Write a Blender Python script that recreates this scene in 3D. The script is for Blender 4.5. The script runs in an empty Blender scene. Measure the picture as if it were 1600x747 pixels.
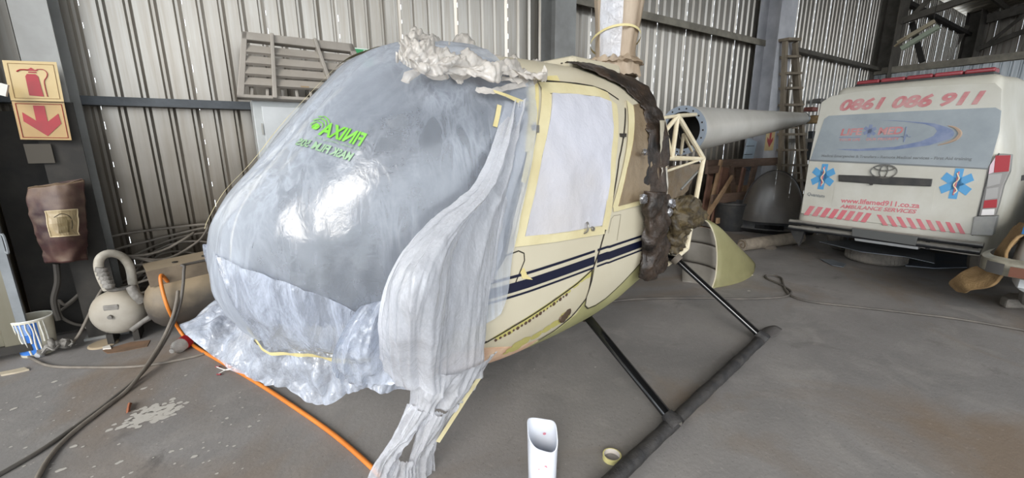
import bpy, bmesh, math, random
from mathutils import Vector, Matrix, noise, geometry
random.seed(7)
V = Vector
# ------------------------------------------------------------------ camera
PITCH, YAW, ROLL, FPX, HC = math.radians(12.98), math.radians(33.25), math.radians(-.468), 654.76, 1.56
_cy, _sy, _cp, _sp = math.cos(YAW), math.sin(YAW), math.cos(PITCH), math.sin(PITCH)
FW = V((_sy*_cp, _cy*_cp, -_sp)); RT0 = V((_cy, -_sy, 0)); UP0 = RT0.cross(FW)
RT = RT0*math.cos(ROLL) + UP0*math.sin(ROLL); UP = UP0*math.cos(ROLL) - RT0*math.sin(ROLL)
CAM = V((0, 0, HC))
scn = bpy.context.scene
cd = bpy.data.cameras.new('camera'); co = bpy.data.objects.new('camera', cd); scn.collection.objects.link(co)
cd.sensor_fit = 'HORIZONTAL'; cd.sensor_width = 36; cd.lens = 36*FPX/1600; cd.clip_start = .05; cd.clip_end = 300
co.matrix_world = Matrix(((RT.x, UP.x, -FW.x, 0), (RT.y, UP.y, -FW.y, 0), (RT.z, UP.z, -FW.z, HC), (0, 0, 0, 1)))
scn.camera = co
# ------------------------------------------------------------------ daylight and exposure
wd = bpy.data.worlds.new('world'); scn.world = wd; wd.use_nodes = True
bg = wd.node_tree.nodes['Background']; bg.inputs[0].default_value = (.88, .94, 1, 1); bg.inputs[1].default_value = 1.85
sd = bpy.data.lights.new('sun', 'SUN'); so = bpy.data.objects.new('sun', sd); scn.collection.objects.link(so)
sd.energy = 1.3; sd.angle = math.radians(24); sd.color = (1, .96, .9)
so.rotation_euler = V((.60, .62, -.46)).to_track_quat('-Z', 'Y').to_euler()
vs = scn.view_settings; vs.view_transform = 'Standard'; vs.look = 'None'; vs.gamma = 1; vs.use_curve_mapping = False
vs.exposure = .8
# ------------------------------------------------------------------ helpers
def ray(px, py): return (FW*FPX + RT*(px-800) - UP*(py-373.5)).normalized()
def at(px, py, ax, val):
    d = ray(px, py); return CAM + d*((val-CAM[ax])/d[ax])
def fl(px, py, z=0): return at(px, py, 2, z)
def C(h):
    h = h.lstrip('#'); r = []
    for i in (0, 2, 4):
        c = int(h[i:i+2], 16)/255; r.append(c/12.92 if c <= .04045 else ((c+.055)/1.055)**2.4)
    return (*r, 1)
def mat(name, col, rough=.6, metal=0, col2=None, scale=6, detail=4, amt=1, bump=0, bscale=None, stretch=None, spec=.5, dust=None, dustamt=.5, coat=0):
    m = bpy.data.materials.new(name); m.use_nodes = True; nt = m.node_tree; N, L = nt.nodes, nt.links
    b = N['Principled BSDF']; b.inputs['Roughness'].default_value = rough; b.inputs['Metallic'].default_value = metal
    b.inputs['Specular IOR Level'].default_value = spec; b.inputs['Base Color'].default_value = C(col); b.inputs['Coat Weight'].default_value = coat
    tc = N.new('ShaderNodeTexCoord'); src = tc.outputs['Object']
    if stretch:
        mp = N.new('ShaderNodeMapping'); mp.inputs['Scale'].default_value = stretch; L.new(src, mp.inputs[0]); src = mp.outputs[0]
    def nz(s, d=4, r=.6):
        n = N.new('ShaderNodeTexNoise'); n.inputs['Scale'].default_value = s; n.inputs['Detail'].default_value = d; n.inputs['Roughness'].default_value = r
        L.new(src, n.inputs['Vector']); return n
    def mixc(fac, a, bcol):
        x = N.new('ShaderNodeMix'); x.data_type = 'RGBA'; L.new(fac, x.inputs[0])
        if isinstance(a, tuple): x.inputs[6].default_value = a
        else: L.new(a, x.inputs[6])
        x.inputs[7].default_value = bcol; return x.outputs[2]
    out = C(col)
    if col2:
        n = nz(scale, detail); r = N.new('ShaderNodeMapRange'); r.inputs[1].default_value = .35; r.inputs[2].default_value = .65; r.inputs[4].default_value = amt
        L.new(n.outputs[0], r.inputs[0]); out = mixc(r.outputs[0], out, C(col2))
    if dust:
        g = N.new('ShaderNodeNewGeometry'); s = N.new('ShaderNodeSeparateXYZ'); L.new(g.outputs['Normal'], s.inputs[0])
        n = nz(3, 5); a = N.new('ShaderNodeMath'); a.operation = 'MULTIPLY_ADD'; L.new(s.outputs[2], a.inputs[0]); a.inputs[1].default_value = .6; L.new(n.outputs[0], a.inputs[2])
        r = N.new('ShaderNodeMapRange'); r.inputs[1].default_value = .4; r.inputs[2].default_value = .95; r.inputs[4].default_value = dustamt; L.new(a.outputs[0], r.inputs[0])
        out = mixc(r.outputs[0], out, C(dust))
    if not isinstance(out, tuple): L.new(out, b.inputs['Base Color'])
    if bump:
        n = nz(bscale or scale*3, 5); bp = N.new('ShaderNodeBump'); bp.inputs['Strength'].default_value = bump; bp.inputs['Distance'].default_value = .02
        L.new(n.outputs[0], bp.inputs['Height']); L.new(bp.outputs[0], b.inputs['Normal'])
    return m
def film(name, col, lo, hi, scale=5, rough=.25, bump=.5, stretch=(1, 1, 1), facing=.35, bscale=22, rng=(.32, .72), fine=0, fscale=70, gloss=1.3, streak=0, sscale=(9, 9, .7)):
    """translucent plastic: part of the light passes straight, the rest scatters and shines"""
    m = bpy.data.materials.new(name); m.use_nodes = True; nt = m.node_tree; N, L = nt.nodes, nt.links
    b = N['Principled BSDF']; b.inputs['Base Color'].default_value = C(col); b.inputs['Roughness'].default_value = rough
    tc = N.new('ShaderNodeTexCoord'); mp = N.new('ShaderNodeMapping'); mp.inputs['Scale'].default_value = stretch; L.new(tc.outputs['Object'], mp.inputs[0])
    n = N.new('ShaderNodeTexNoise'); n.inputs['Scale'].default_value = scale; n.inputs['Detail'].default_value = 7; n.inputs['Roughness'].default_value = .68; n.inputs['Distortion'].default_value = .6
    L.new(mp.outputs[0], n.inputs['Vector'])
    lw = N.new('ShaderNodeLayerWeight'); lw.inputs[0].default_value = .35
    r = N.new('ShaderNodeMapRange'); r.inputs[1].default_value = rng[0]; r.inputs[2].default_value = rng[1]; r.inputs[3].default_value = lo; r.inputs[4].default_value = hi
    L.new(n.outputs[0], r.inputs[0])
    a = N.new('ShaderNodeMath'); a.operation = 'MULTIPLY_ADD'; a.use_clamp = True; L.new(lw.outputs['Facing'], a.inputs[0]); a.inputs[1].default_value = facing; L.new(r.outputs[0], a.inputs[2])
    if fine:
        n3 = N.new('ShaderNodeTexNoise'); n3.inputs['Scale'].default_value = fscale; n3.inputs['Detail'].default_value = 3; n3.inputs['Distortion'].default_value = 2.5; L.new(mp.outputs[0], n3.inputs['Vector'])
        r3 = N.new('ShaderNodeMapRange'); r3.inputs[1].default_value = .4; r3.inputs[2].default_value = .7; r3.inputs[3].default_value = -fine*.4; r3.inputs[4].default_value = fine; L.new(n3.outputs[0], r3.inputs[0])
        a3 = N.new('ShaderNodeMath'); a3.operation = 'ADD'; a3.use_clamp = True; L.new(a.outputs[0], a3.inputs[0]); L.new(r3.outputs[0], a3.inputs[1]); a = a3
    if streak:
        ms = N.new('ShaderNodeMapping'); ms.inputs['Scale'].default_value = sscale; ms.inputs['Rotation'].default_value = (.25, -.35, 0); L.new(tc.outputs['Object'], ms.inputs[0])
        ns = N.new('ShaderNodeTexNoise'); ns.inputs['Scale'].default_value = 1.6; ns.inputs['Detail'].default_value = 5; ns.inputs['Roughness'].default_value = .55; ns.inputs['Distortion'].default_value = .7; L.new(ms.outputs[0], ns.inputs['Vector'])
        s1 = N.new('ShaderNodeMath'); s1.operation = 'SUBTRACT'; s1.inputs[1].default_value = .5; L.new(ns.outputs[0], s1.inputs[0]); s2 = N.new('ShaderNodeMath'); s2.operation = 'ABSOLUTE'; L.new(s1.outputs[0], s2.inputs[0])
        rs = N.new('ShaderNodeMapRange'); rs.inputs[1].default_value = 0; rs.inputs[2].default_value = .10; rs.inputs[3].default_value = streak; rs.inputs[4].default_value = 0; L.new(s2.outputs[0], rs.inputs[0])
        n4 = N.new('ShaderNodeTexNoise'); n4.inputs['Scale'].default_value = 2; L.new(tc.outputs['Object'], n4.inputs['Vector']); r4 = N.new('ShaderNodeMapRange'); r4.inputs[1].default_value = .4; r4.inputs[2].default_value = .65; L.new(n4.outputs[0], r4.inputs[0])
        mm = N.new('ShaderNodeMath'); mm.operation = 'MULTIPLY'; L.new(rs.outputs[0], mm.inputs[0]); L.new(r4.outputs[0], mm.inputs[1])
        a4 = N.new('ShaderNodeMath'); a4.operation = 'ADD'; a4.use_clamp = True; L.new(a.outputs[0], a4.inputs[0]); L.new(mm.outputs[0], a4.inputs[1]); a = a4
    tl = N.new('ShaderNodeBsdfTranslucent'); tl.inputs[0].default_value = C(col)
    mx = N.new('ShaderNodeMixShader'); mx.inputs[0].default_value = .3; L.new(b.outputs[0], mx.inputs[1]); L.new(tl.outputs[0], mx.inputs[2])
    tr = N.new('ShaderNodeBsdfTransparent'); m2 = N.new('ShaderNodeMixShader'); L.new(a.outputs[0], m2.inputs[0]); L.new(tr.outputs[0], m2.inputs[1]); L.new(mx.outputs[0], m2.inputs[2])
    gl = N.new('ShaderNodeBsdfGlossy'); gl.inputs['Roughness'].default_value = rough; fr = N.new('ShaderNodeLayerWeight'); fr.inputs[0].default_value = .5; pw = N.new('ShaderNodeMath'); pw.operation = 'POWER'; pw.inputs[1].default_value = 3; L.new(fr.outputs['Facing'], pw.inputs[0]); ad = N.new('ShaderNodeMath'); ad.operation = 'MULTIPLY_ADD'; ad.inputs[1].default_value = .5; ad.inputs[2].default_value = .05; L.new(pw.outputs[0], ad.inputs[0])
    fm = N.new('ShaderNodeMath'); fm.operation = 'MULTIPLY'; fm.use_clamp = True; fm.inputs[1].default_value = gloss; L.new(ad.outputs[0], fm.inputs[0])
    m3 = N.new('ShaderNodeMixShader'); L.new(fm.outputs[0], m3.inputs[0]); L.new(m2.outputs[0], m3.inputs[1]); L.new(gl.outputs[0], m3.inputs[2])
    b.inputs['Specular IOR Level'].default_value = 0
    L.new(m3.outputs[0], N['Material Output'].inputs[0])
    n2 = N.new('ShaderNodeTexNoise'); n2.inputs['Scale'].default_value = bscale; n2.inputs['Detail'].default_value = 4; n2.inputs['Distortion'].default_value = 1.2; L.new(mp.outputs[0], n2.inputs['Vector'])
    bp = N.new('ShaderNodeBump'); bp.inputs['Strength'].default_value = bump; bp.inputs['Distance'].default_value = .015; L.new(n2.outputs[0], bp.inputs['Height'])
    L.new(bp.outputs[0], b.inputs['Normal']); L.new(bp.outputs[0], gl.inputs['Normal']); L.new(bp.outputs[0], fr.inputs['Normal'])
    return m
def glass(name, col, opac, rough=.08):
    m = bpy.data.materials.new(name); m.use_nodes = True; nt = m.node_tree; N, L = nt.nodes, nt.links
    b = N['Principled BSDF']; b.inputs['Base Color'].default_value = C(col); b.inputs['Roughness'].default_value = rough
    tr = N.new('ShaderNodeBsdfTransparent'); mx = N.new('ShaderNodeMixShader'); mx.inputs[0].default_value = opac
    L.new(tr.outputs[0], mx.inputs[1]); L.new(b.outputs[0], mx.inputs[2]); L.new(mx.outputs[0], N['Material Output'].inputs[0]); return m
WL = {}
def reg(o, loc): WL[o.name] = V(loc); return o
def tag(o, label=None, cat=None, group=None, kind=None):
    if label: o['label'] = label
    if cat: o['category'] = cat
    if group: o['group'] = group
    if kind: o['kind'] = kind
    return o
def empty(name, loc, label=None, cat=None, group=None, kind=None):
    o = bpy.data.objects.new(name, None); scn.collection.objects.link(o); o.location = loc; o.empty_display_size = .1
    return tag(reg(o, loc), label, cat, group, kind)
def orth(d):
    d = V(d).normalized(); a = V((0, 0, 1)) if abs(d.z) < .9 else V((1, 0, 0)); x = a.cross(d).normalized(); return x, d.cross(x).normalized(), d
class MB:
    def __init__(s): s.v, s.f = [], []
    def add(s, vs, fs):
        k = len(s.v); s.v += [V(p) for p in vs]; s.f += [[i+k for i in f] for f in fs]; return s
    def box(s, c, d, M=None):
        c = V(c); M = M or Matrix.Identity(3); h = V(d)/2
        vs = [c + M @ V((x*h.x, y*h.y, z*h.z)) for x in (-1, 1) for y in (-1, 1) for z in (-1, 1)]
        return s.add(vs, [(0,1,3,2),(4,6,7,5),(0,4,5,1),(2,3,7,6),(0,2,6,4),(1,5,7,3)])
    def beam(s, a, b, w, h, up=(0, 0, 1)):
        a, b = V(a), V(b); d = (b-a).normalized(); x = d.cross(V(up))
        if x.length < 1e-3: x = d.cross(V((1, 0, 0)))
        x.normalize(); y = x.cross(d); vs = [p + x*(i*w/2) + y*(j*h/2) for p in (a, b) for i, j in ((-1,-1),(1,-1),(1,1),(-1,1))]
        return s.add(vs, [(3,2,1,0),(4,5,6,7),(0,1,5,4),(1,2,6,5),(2,3,7,6),(3,0,4,7)])
    def tube(s, pts, r, seg=8, caps=True, closed=False):
        pts = [V(p) for p in pts]; n = len(pts); rs = r if isinstance(r, (list, tuple)) else [r]*n
        x = None; vs = []
        for i, p in enumerate(pts):
            d = (pts[(i+1) % n]-pts[i-1]) if closed else (pts[min(i+1, n-1)]-pts[max(i-1, 0)])
            d.normalize()
            if x is None: x = orth(d)[0]
            x = (x - d*x.dot(d)).normalized(); y = d.cross(x)
            vs += [p + (x*math.cos(t)+y*math.sin(t))*rs[i] for t in (2*math.pi*k/seg for k in range(seg))]
        fs = []
        for i in range(n if closed else n-1):
            j = (i+1) % n
            fs += [(i*seg+k, i*seg+(k+1) % seg, j*seg+(k+1) % seg, j*seg+k) for k in range(seg)]
        if caps and not closed: fs += [tuple(range(seg-1, -1, -1)), tuple((n-1)*seg+k for k in range(seg))]
        return s.add(vs, fs)
    def lathe(s, prof, c=(0, 0, 0), axis=(0, 0, 1), seg=24, a0=0, a1=2*math.pi):
        c = V(c); x, y, d = orth(axis); full = abs(a1-a0-2*math.pi) < 1e-6; m = seg if full else seg+1
        vs = [c + d*z + (x*math.cos(t)+y*math.sin(t))*r for r, z in prof for t in (a0+(a1-a0)*k/seg for k in range(m))]
        fs = [(i*m+k, i*m+(k+1) % m, (i+1)*m+(k+1) % m, (i+1)*m+k) for i in range(len(prof)-1) for k in range(seg)]
        return s.add(vs, fs)
    def grid(s, rows, closed=False):
        m = len(rows[0]); vs = [p for r in rows for p in r]
        fs = [(i*m+k, i*m+(k+1) % m, (i+1)*m+(k+1) % m, (i+1)*m+k) for i in range(len(rows)-1) for k in range(m if closed else m-1)]
        return s.add(vs, fs)
    def prism(s, pts, d):
        pts = [V(p) for p in pts]; d = V(d); n = len(pts)
        return s.add(pts + [p+d for p in pts], [tuple(range(n-1, -1, -1)), tuple(range(n, 2*n))] + [(i, (i+1) % n, n+(i+1) % n, n+i) for i in range(n)])
    def build(s, name, m, parent=None, origin=None, smooth=0, bevel=0, thick=0, recalc=True):
        base = WL[parent.name] if parent else V((0, 0, 0))
        if origin == 'base':
            n = len(s.v); origin = V((sum(p.x for p in s.v)/n, sum(p.y for p in s.v)/n, min(p.z for p in s.v)))
        o0 = V(origin) if origin is not None else base
        me = bpy.data.meshes.new(name); me.from_pydata([p-o0 for p in s.v], [], s.f)
        if recalc:
            bm = bmesh.new(); bm.from_mesh(me); bmesh.ops.recalc_face_normals(bm, faces=bm.faces); bm.to_mesh(me); bm.free()
        if smooth:
            me.shade_smooth(); me.set_sharp_from_angle(angle=math.radians(smooth))
        if m: me.materials.append(m)
        o = bpy.data.objects.new(name, me); scn.collection.objects.link(o); o.location = o0-base
        if parent: o.parent = parent
        if bevel:
            md = o.modifiers.new('b', 'BEVEL'); md.width = bevel; md.segments = 2; md.limit_method = 'ANGLE'
        if thick:
            md = o.modifiers.new('s', 'SOLIDIFY'); md.thickness = thick; md.offset = 0
        return reg(o, o0)
def crv(pts, n=8):
    """Catmull-Rom through points"""
    pts = [V(p) for p in pts]; out = []
    for i in range(len(pts)-1):
        p0, p1, p2, p3 = pts[max(i-1, 0)], pts[i], pts[i+1], pts[min(i+2, len(pts)-1)]
        for k in range(n):
            t = k/n; out.append(.5*((2*p1)+(p2-p0)*t+(2*p0-5*p1+4*p2-p3)*t*t+(3*p1-p0-3*p2+p3)*t**3))
    return out + [pts[-1]]
def net(rows, nr=8, nc=8, amp=0, sc=6, seed=0, ridge=True, stretch=(1, 1, 1), fold=None):
    """dense sheet through a net of control points, crumpled along its normal"""
    cols = [crv(r, nc) for r in rows]; m = len(cols[0]); dense = [crv([c[j] for c in cols], nr) for j in range(m)]
    G = [[dense[j][i] for j in range(m)] for i in range(len(dense[0]))]
    if amp or fold:
        H = [r[:] for r in G]
        for i in range(len(G)):
            for j in range(m):
                a = G[min(i+1, len(G)-1)][j]-G[max(i-1, 0)][j]; b = G[i][min(j+1, m-1)]-G[i][max(j-1, 0)]
                nn = a.cross(b)
                if nn.length > 1e-9: nn.normalize()
                H[i][j] = G[i][j] + nn*(crumple(G[i][j], sc, seed, stretch)*amp if amp else 0)
                for fa, fc, fr in fold or ():
                    q = V((j/(m-1)*fc, i/(len(G)-1)*fr, seed+fc)); H[i][j] += nn*fa*(1-2.4*abs(noise.noise(q))-.4)
        G = H
    return G
def crumple(p, sc, seed=0, stretch=(1, 1, 1)):
    q = V((p.x*stretch[0], p.y*stretch[1], p.z*stretch[2]))*sc + V((seed*7.3, seed*3.1, seed))
    a = noise.noise(q); b = noise.noise(q*2.1+V((5, 9, 2))); return (1-2*abs(a)) + .5*(1-2*abs(b)) - .75
def textmesh(s, size=1, shear=0, bold=0, space=1, wide=1):
    cu = bpy.data.curves.new('t', 'FONT'); cu.body = s; cu.size = size; cu.shear = shear; cu.offset = bold; cu.space_character = space; cu.resolution_u = 3
    o = bpy.data.objects.new('t', cu); scn.collection.objects.link(o)
    me = bpy.data.meshes.new_from_object(o.evaluated_get(bpy.context.evaluated_depsgraph_get()))
    vs = [(v.co.x*wide, v.co.y) for v in me.vertices]; fs = [tuple(p.vertices) for p in me.polygons]
    bpy.data.objects.remove(o); bpy.data.curves.remove(cu); bpy.data.meshes.remove(me)
    x0, x1 = min(v[0] for v in vs), max(v[0] for v in vs)
    return [(x-x0, y) for x, y in vs], fs, x1-x0
def fittext(s, w, fn, shear=0, bold=0, space=1, hgt=None):
    """text of width w laid on a surface by fn(x, y)"""
    vs, fs, tw = textmesh(s, 1, shear, bold, space); k = w/tw; ky = k if hgt is None else hgt/.72
    return MB().add([fn(x*k, y*ky) for x, y in vs], fs)
# ------------------------------------------------------------------ the hangar
WY = 5.1; RX = 16.2; FX = 25.2
def wallmat(name, c1, c2, c3, metal=.6, rough=.28):
    m = bpy.data.materials.new(name); m.use_nodes = True; N, L = m.node_tree.nodes, m.node_tree.links
    b = N['Principled BSDF']; b.inputs['Roughness'].default_value = rough; b.inputs['Metallic'].default_value = metal
    tc = N.new('ShaderNodeNewGeometry'); mp = N.new('ShaderNodeMapping'); mp.inputs['Scale'].default_value = (9, 9, .35); L.new(tc.outputs['Position'], mp.inputs[0])
    n = N.new('ShaderNodeTexNoise'); n.inputs['Scale'].default_value = 2.2; n.inputs['Detail'].default_value = 6; n.inputs['Roughness'].default_value = .65; L.new(mp.outputs[0], n.inputs['Vector'])
    n2 = N.new('ShaderNodeTexNoise'); n2.inputs['Scale'].default_value = .9; n2.inputs['Detail'].default_value = 5; L.new(tc.outputs['Position'], n2.inputs['Vector'])
    sx = N.new('ShaderNodeSeparateXYZ'); L.new(tc.outputs['Position'], sx.inputs[0])
    r = N.new('ShaderNodeMapRange'); r.inputs[1].default_value = .4; r.inputs[2].default_value = .75; L.new(n.outputs[0], r.inputs[0])
    x = N.new('ShaderNodeMix'); x.data_type = 'RGBA'; L.new(r.outputs[0], x.inputs[0]); x.inputs[6].default_value = C(c1); x.inputs[7].default_value = C(c2)
    # grime splashed up from the floor, with low-wall shading mixed into its colour
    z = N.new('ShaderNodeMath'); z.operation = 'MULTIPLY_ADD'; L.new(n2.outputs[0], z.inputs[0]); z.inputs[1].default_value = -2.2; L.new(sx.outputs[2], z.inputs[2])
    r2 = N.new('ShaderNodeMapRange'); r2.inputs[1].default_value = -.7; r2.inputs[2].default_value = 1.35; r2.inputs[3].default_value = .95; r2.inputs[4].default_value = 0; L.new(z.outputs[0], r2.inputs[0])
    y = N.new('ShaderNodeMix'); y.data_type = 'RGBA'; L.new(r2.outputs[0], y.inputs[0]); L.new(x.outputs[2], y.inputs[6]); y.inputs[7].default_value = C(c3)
    L.new(y.outputs[2], b.inputs['Base Color']); return m
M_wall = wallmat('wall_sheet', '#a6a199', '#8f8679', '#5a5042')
M_galv = wallmat('galvanised', '#c2c6c8', '#8d9499', '#8d9499', .6, .38)
M_door = wallmat('door_sheet', '#c6c6bd', '#9f9a8a', '#85806f')
M_steel = mat('grey_steel', '#8b8f92', .5, .1, '#75797c', 4, bump=.05)
M_girt = mat('girt_steel', '#8a8476', .55, .1, '#6e685d', 5)
M_girtd = mat('girt_dark', '#4d5155', .5, .2, '#3d4043', 5)
M_dark = mat('dark_face_and_shade', '#24221f', .75, 0, '#34302b', 5, bump=.1, bscale=20)
M_truss = mat('truss_steel', '#5f5a52', .6, .1, '#4a463f', 4)
def floormat():
    m = bpy.data.materials.new('concrete'); m.use_nodes = True; N, L = m.node_tree.nodes, m.node_tree.links
    b = N['Principled BSDF']; b.inputs['Specular IOR Level'].default_value = .35
    g = N.new('ShaderNodeNewGeometry')
    def nz(s, d, r=.6, dist=0):
        n = N.new('ShaderNodeTexNoise'); n.inputs['Scale'].default_value = s; n.inputs['Detail'].default_value = d; n.inputs['Roughness'].default_value = r; n.inputs['Distortion'].default_value = dist
        L.new(g.outputs['Position'], n.inputs['Vector']); return n.outputs[0]
    def ramp(v, lo, hi, a=0, c=1):
        r = N.new('ShaderNodeMapRange'); r.inputs[1].default_value = lo; r.inputs[2].default_value = hi; r.inputs[3].default_value = a; r.inputs[4].default_value = c; L.new(v, r.inputs[0]); return r.outputs[0]
    def mix(f, a, c):
        x = N.new('ShaderNodeMix'); x.data_type = 'RGBA'; L.new(f, x.inputs[0])
        if isinstance(a, str): x.inputs[6].default_value = C(a)
        else: L.new(a, x.inputs[6])
        x.inputs[7].default_value = C(c); return x.outputs[2]
    c = mix(ramp(nz(.9, 6, .6, .3), .35, .65), '#8a8683', '#767371')
    c = mix(ramp(nz(2.3, 8, .7, .8), .52, .72, 0, .7), c, '#97928d')
    c = mix(ramp(nz(.55, 5, .6, 1.0), .50, .68, 0, .85), c, '#7d6d5d')
    c = mix(ramp(nz(1.3, 7, .7, 1.5), .60, .74, 0, .75), c, '#565250')
    c = mix(ramp(nz(28, 4, .7), .62, .75, 0, .5), c, '#b2aaa2')
    c = mix(ramp(nz(60, 3, .6), .30, .38, .5, 0), c, '#575150')
    L.new(c, b.inputs['Base Color']); L.new(ramp(nz(1.7, 6), .3, .7, .45, .75), b.inputs['Roughness'])
    bp = N.new('ShaderNodeBump'); bp.inputs['Strength'].default_value = .25; bp.inputs['Distance'].default_value = .01; L.new(nz(35, 6, .7), bp.inputs['Height']); L.new(bp.outputs[0], b.inputs['Normal'])
    return m
fo = MB().add([(-30, -30, 0), (40, -30, 0), (40, WY+.4, 0), (-30, WY+.4, 0)], [(0, 1, 2, 3)]).build('floor', floormat()); tag(fo, kind='structure')
# cladding sheets: each a part of the wall, with four recessed ribs
def sheet_mesh(h, flip=False):
    pts = []; W = 1.0
    for k in range(4):
        x0 = k*.25; pts += [(x0+(.012 if k else 0), 0), (x0+.152, 0), (x0+.172, .031), (x0+.202, .031), (x0+.240, 0)]
    pts = pts[:-1] + [(.9985, .004)]
    mb = MB().grid([[V((x, y, z)) for x, y in pts] for z in (0, h)])
    me = bpy.data.meshes.new('cladding_sheet'); me.from_pydata(mb.v, [], mb.f); return me
def sheets(parent, me, spans, place, m):
    me.materials.append(m)
    for a, b in spans:
        o = bpy.data.objects.new('cladding_sheet', me); scn.collection.objects.link(o); o.parent = parent
        loc, rot = place(a); o.location = loc; o.rotation_euler = (0, 0, rot); o.scale = (b-a-.0025, 1, 1)
xs = [-.88, -.19, .47, 1.15, 1.85, 2.57, 3.31, 4.06, 4.81, 5.57, 6.33, 7.12, 7.91, 8.71, 9.53]
while xs[0] > -7: xs.insert(0, xs[0]-.69)
while xs[-1] < FX-.3: xs.append(xs[-1]+.8)
wb = MB().box(((FX-7)/2, WY+.06, .03), (FX+7, .12, .06)).build('wall_back', mat('kick_plate', '#57514a', .8)); tag(wb, kind='structure')
sheets(wb, sheet_mesh(6.1), list(zip(xs, xs[1:])), lambda a: (V((a, WY, .06)), 0), M_wall)
# fixing clips that bridge the laps between sheets, so daylight shows through as dashes
cl = MB()
for x in xs[1:-1]:
    z = .1
    while z < 6.1:
        l = random.uniform(.10, .17); cl.box((x-.002, WY+.006, z+l/2), (.012, .003, l)); z += l+random.uniform(.035, .07)
tag(cl.build('lap_clip', M_wall, wb), kind='stuff')
# right partition, open above its top rail
wr = MB().box((RX, -3, 3.5), (.16, 16.2, .17)).build('wall_right', M_girt); tag(wr, kind='structure')
ys = [WY-.68*k for k in range(20)]
sheets(wr, sheet_mesh(3.4), [(-y, -y2) for y, y2 in zip(ys, ys[1:])], lambda a: (V((RX, -a, .0)), -math.pi/2), M_galv)
# end wall of the next bay
we = MB().box((FX+.2, -3, .05), (.12, 16.2, .1)).build('wall_end', M_truss); tag(we, kind='structure')
sheets(we, sheet_mesh(8.5), [(-y, -y2) for y, y2 in zip(ys, ys[1:])], lambda a: (V((FX+.2, -a, .0)), -math.pi/2), M_wall)
# girts
def trim(i, a, b, w, h, m):
    o = MB().beam(a, b, w, h).build('trim_%d' % i, m); return tag(o, kind='structure')
trim(1, (-7, 4.99, 1.925), (4, 4.99, 1.925), .16, .07, M_girtd)
g = MB(); g.beam((3.9, 5.0, 3.54), (9.8, 5.0, 3.54), .15, .07); g.beam((3.9, 4.93, 3.49), (9.8, 4.93, 3.49), .02, .06)
tag(g.build('trim_2', M_girt), kind='structure')
trim(3, (10.1, 5.0, 3.55), (RX, 5.0, 3.55), .15, .09, M_truss)
trim(4, (RX, 5.0, 5.53), (FX, 5.0, 5.53), .15, .12, M_dark)
trim(5, (9.9, 5.0, 1.55), (RX, 5.0, 1.55), .15, .09, M_truss)
# columns: I sections
def column(x, y, w, d, h, m, z0=0):
    mb = MB(); mb.box((x, y, z0+h/2), (w, .016, h)); mb.box((x, y+d, z0+h/2), (w, .016, h)); mb.box((x, y+d/2, z0+h/2), (.014, d-.016, h))
    mb.box((x, y+d/2, z0+.01), (w+.08, d+.08, .02))
    return mb
M_col = mat('column_paint', '#92928f', .45, .1, '#807f7c', 3, bump=.03)
M_col2 = mat('column_blue_grey', '#bcbcbf', .5, .1, '#a6a6aa', 3)
cols = empty('trim_6', (-1.06, 4.6, 0)); tag(cols, kind='structure')
column(-1.06, 4.6, .2, .3, 6, M_col).build('column_section', M_col, cols)
lo = MB(); lo.box((-1.06, 4.585, .95), (.23, .012, 1.86)); lo.build('dark_lower_face', M_dark, cols)  # thin dark facing, front of the column darker over its lower part
tag(column(3.98, 4.72, .36, .3, 6, M_col).build('trim_7', M_col), kind='structure')
tag(column(9.55, 4.55, .62, .4, 6.1, M_col2).build('trim_8', M_col2), kind='structure')
tag(column(RX+.05, 4.7, .75, .4, 6.2, M_truss).build('trim_9', M_truss), kind='structure')
tag(column(FX-.4, 4.7, .9, .4, 6.4, M_truss).build('trim_10', M_truss), kind='structure')
# roof: sheeting and purlins
def zr(y): return 6.28+.16*(WY-y)
ro = MB(); pts = []
for k in range(0, 63):
    x = -5+k*.5; pts += [(x, 0), (x+.36, 0), (x+.40, .04), (x+.46, .04)]
ro.grid([[V((x, y, zr(y)+z)) for x, z in pts] for y in (WY+.35, -10)])
M_roof = mat('roof_sheet', '#8d8678', .5, .3, '#7a7366', 2)
ce = ro.build('ceiling', M_roof); tag(ce, kind='structure')
for k in range(8):
    y = 4.2-k*1.7; p = MB().beam((-5, y, zr(y)-.1), (26, y, zr(y)-.1), .07, .18).build('purlin', M_truss, ce)
for x in (-1.06, 3.98, 9.55, RX, FX-.4):
    p = MB().beam((x, 4.6, zr(4.6)-.35), (x, -8.8, zr(-8.8)-.35), .16, .3).build('rafter', M_truss, ce)
    if x > RX-1:
        MB().beam((x, 4.7, 4.78 if x < 20 else 4.95), (x, -6, 7.0 if x < 20 else 9), .14, .16).build('truss_chord', M_truss, ce)
        q = MB()
        for i in range(5):
            y0 = 4.5-i*1.6; f = .205 if x < 20 else .40
            z0 = (4.78 if x < 20 else 4.95)+f*(4.7-y0); q.beam((x, y0, z0), (x, y0-1.0, min(zr(y0-1)-.4, z0+1.4)), .1, .1)
        q.build('truss_brace', M_truss, ce)
# leaning brace poles in the next bay
MB().beam(at(1425, 35, 0, 17), at(1441, 97, 0, 17), .12, .12).build('brace_pole', M_dark, ce)
MB().beam(at(1512, 40, 0, 24.0), at(1478, 92, 0, 24.0), .14, .14).build('brace_pole', M_truss, ce)
# far closed side of the hangar, behind the camera
wf = MB().box((19.5, -10, 3.5), (15, .1, 7)).build('wall_front', M_wall); tag(wf, kind='structure')
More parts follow.
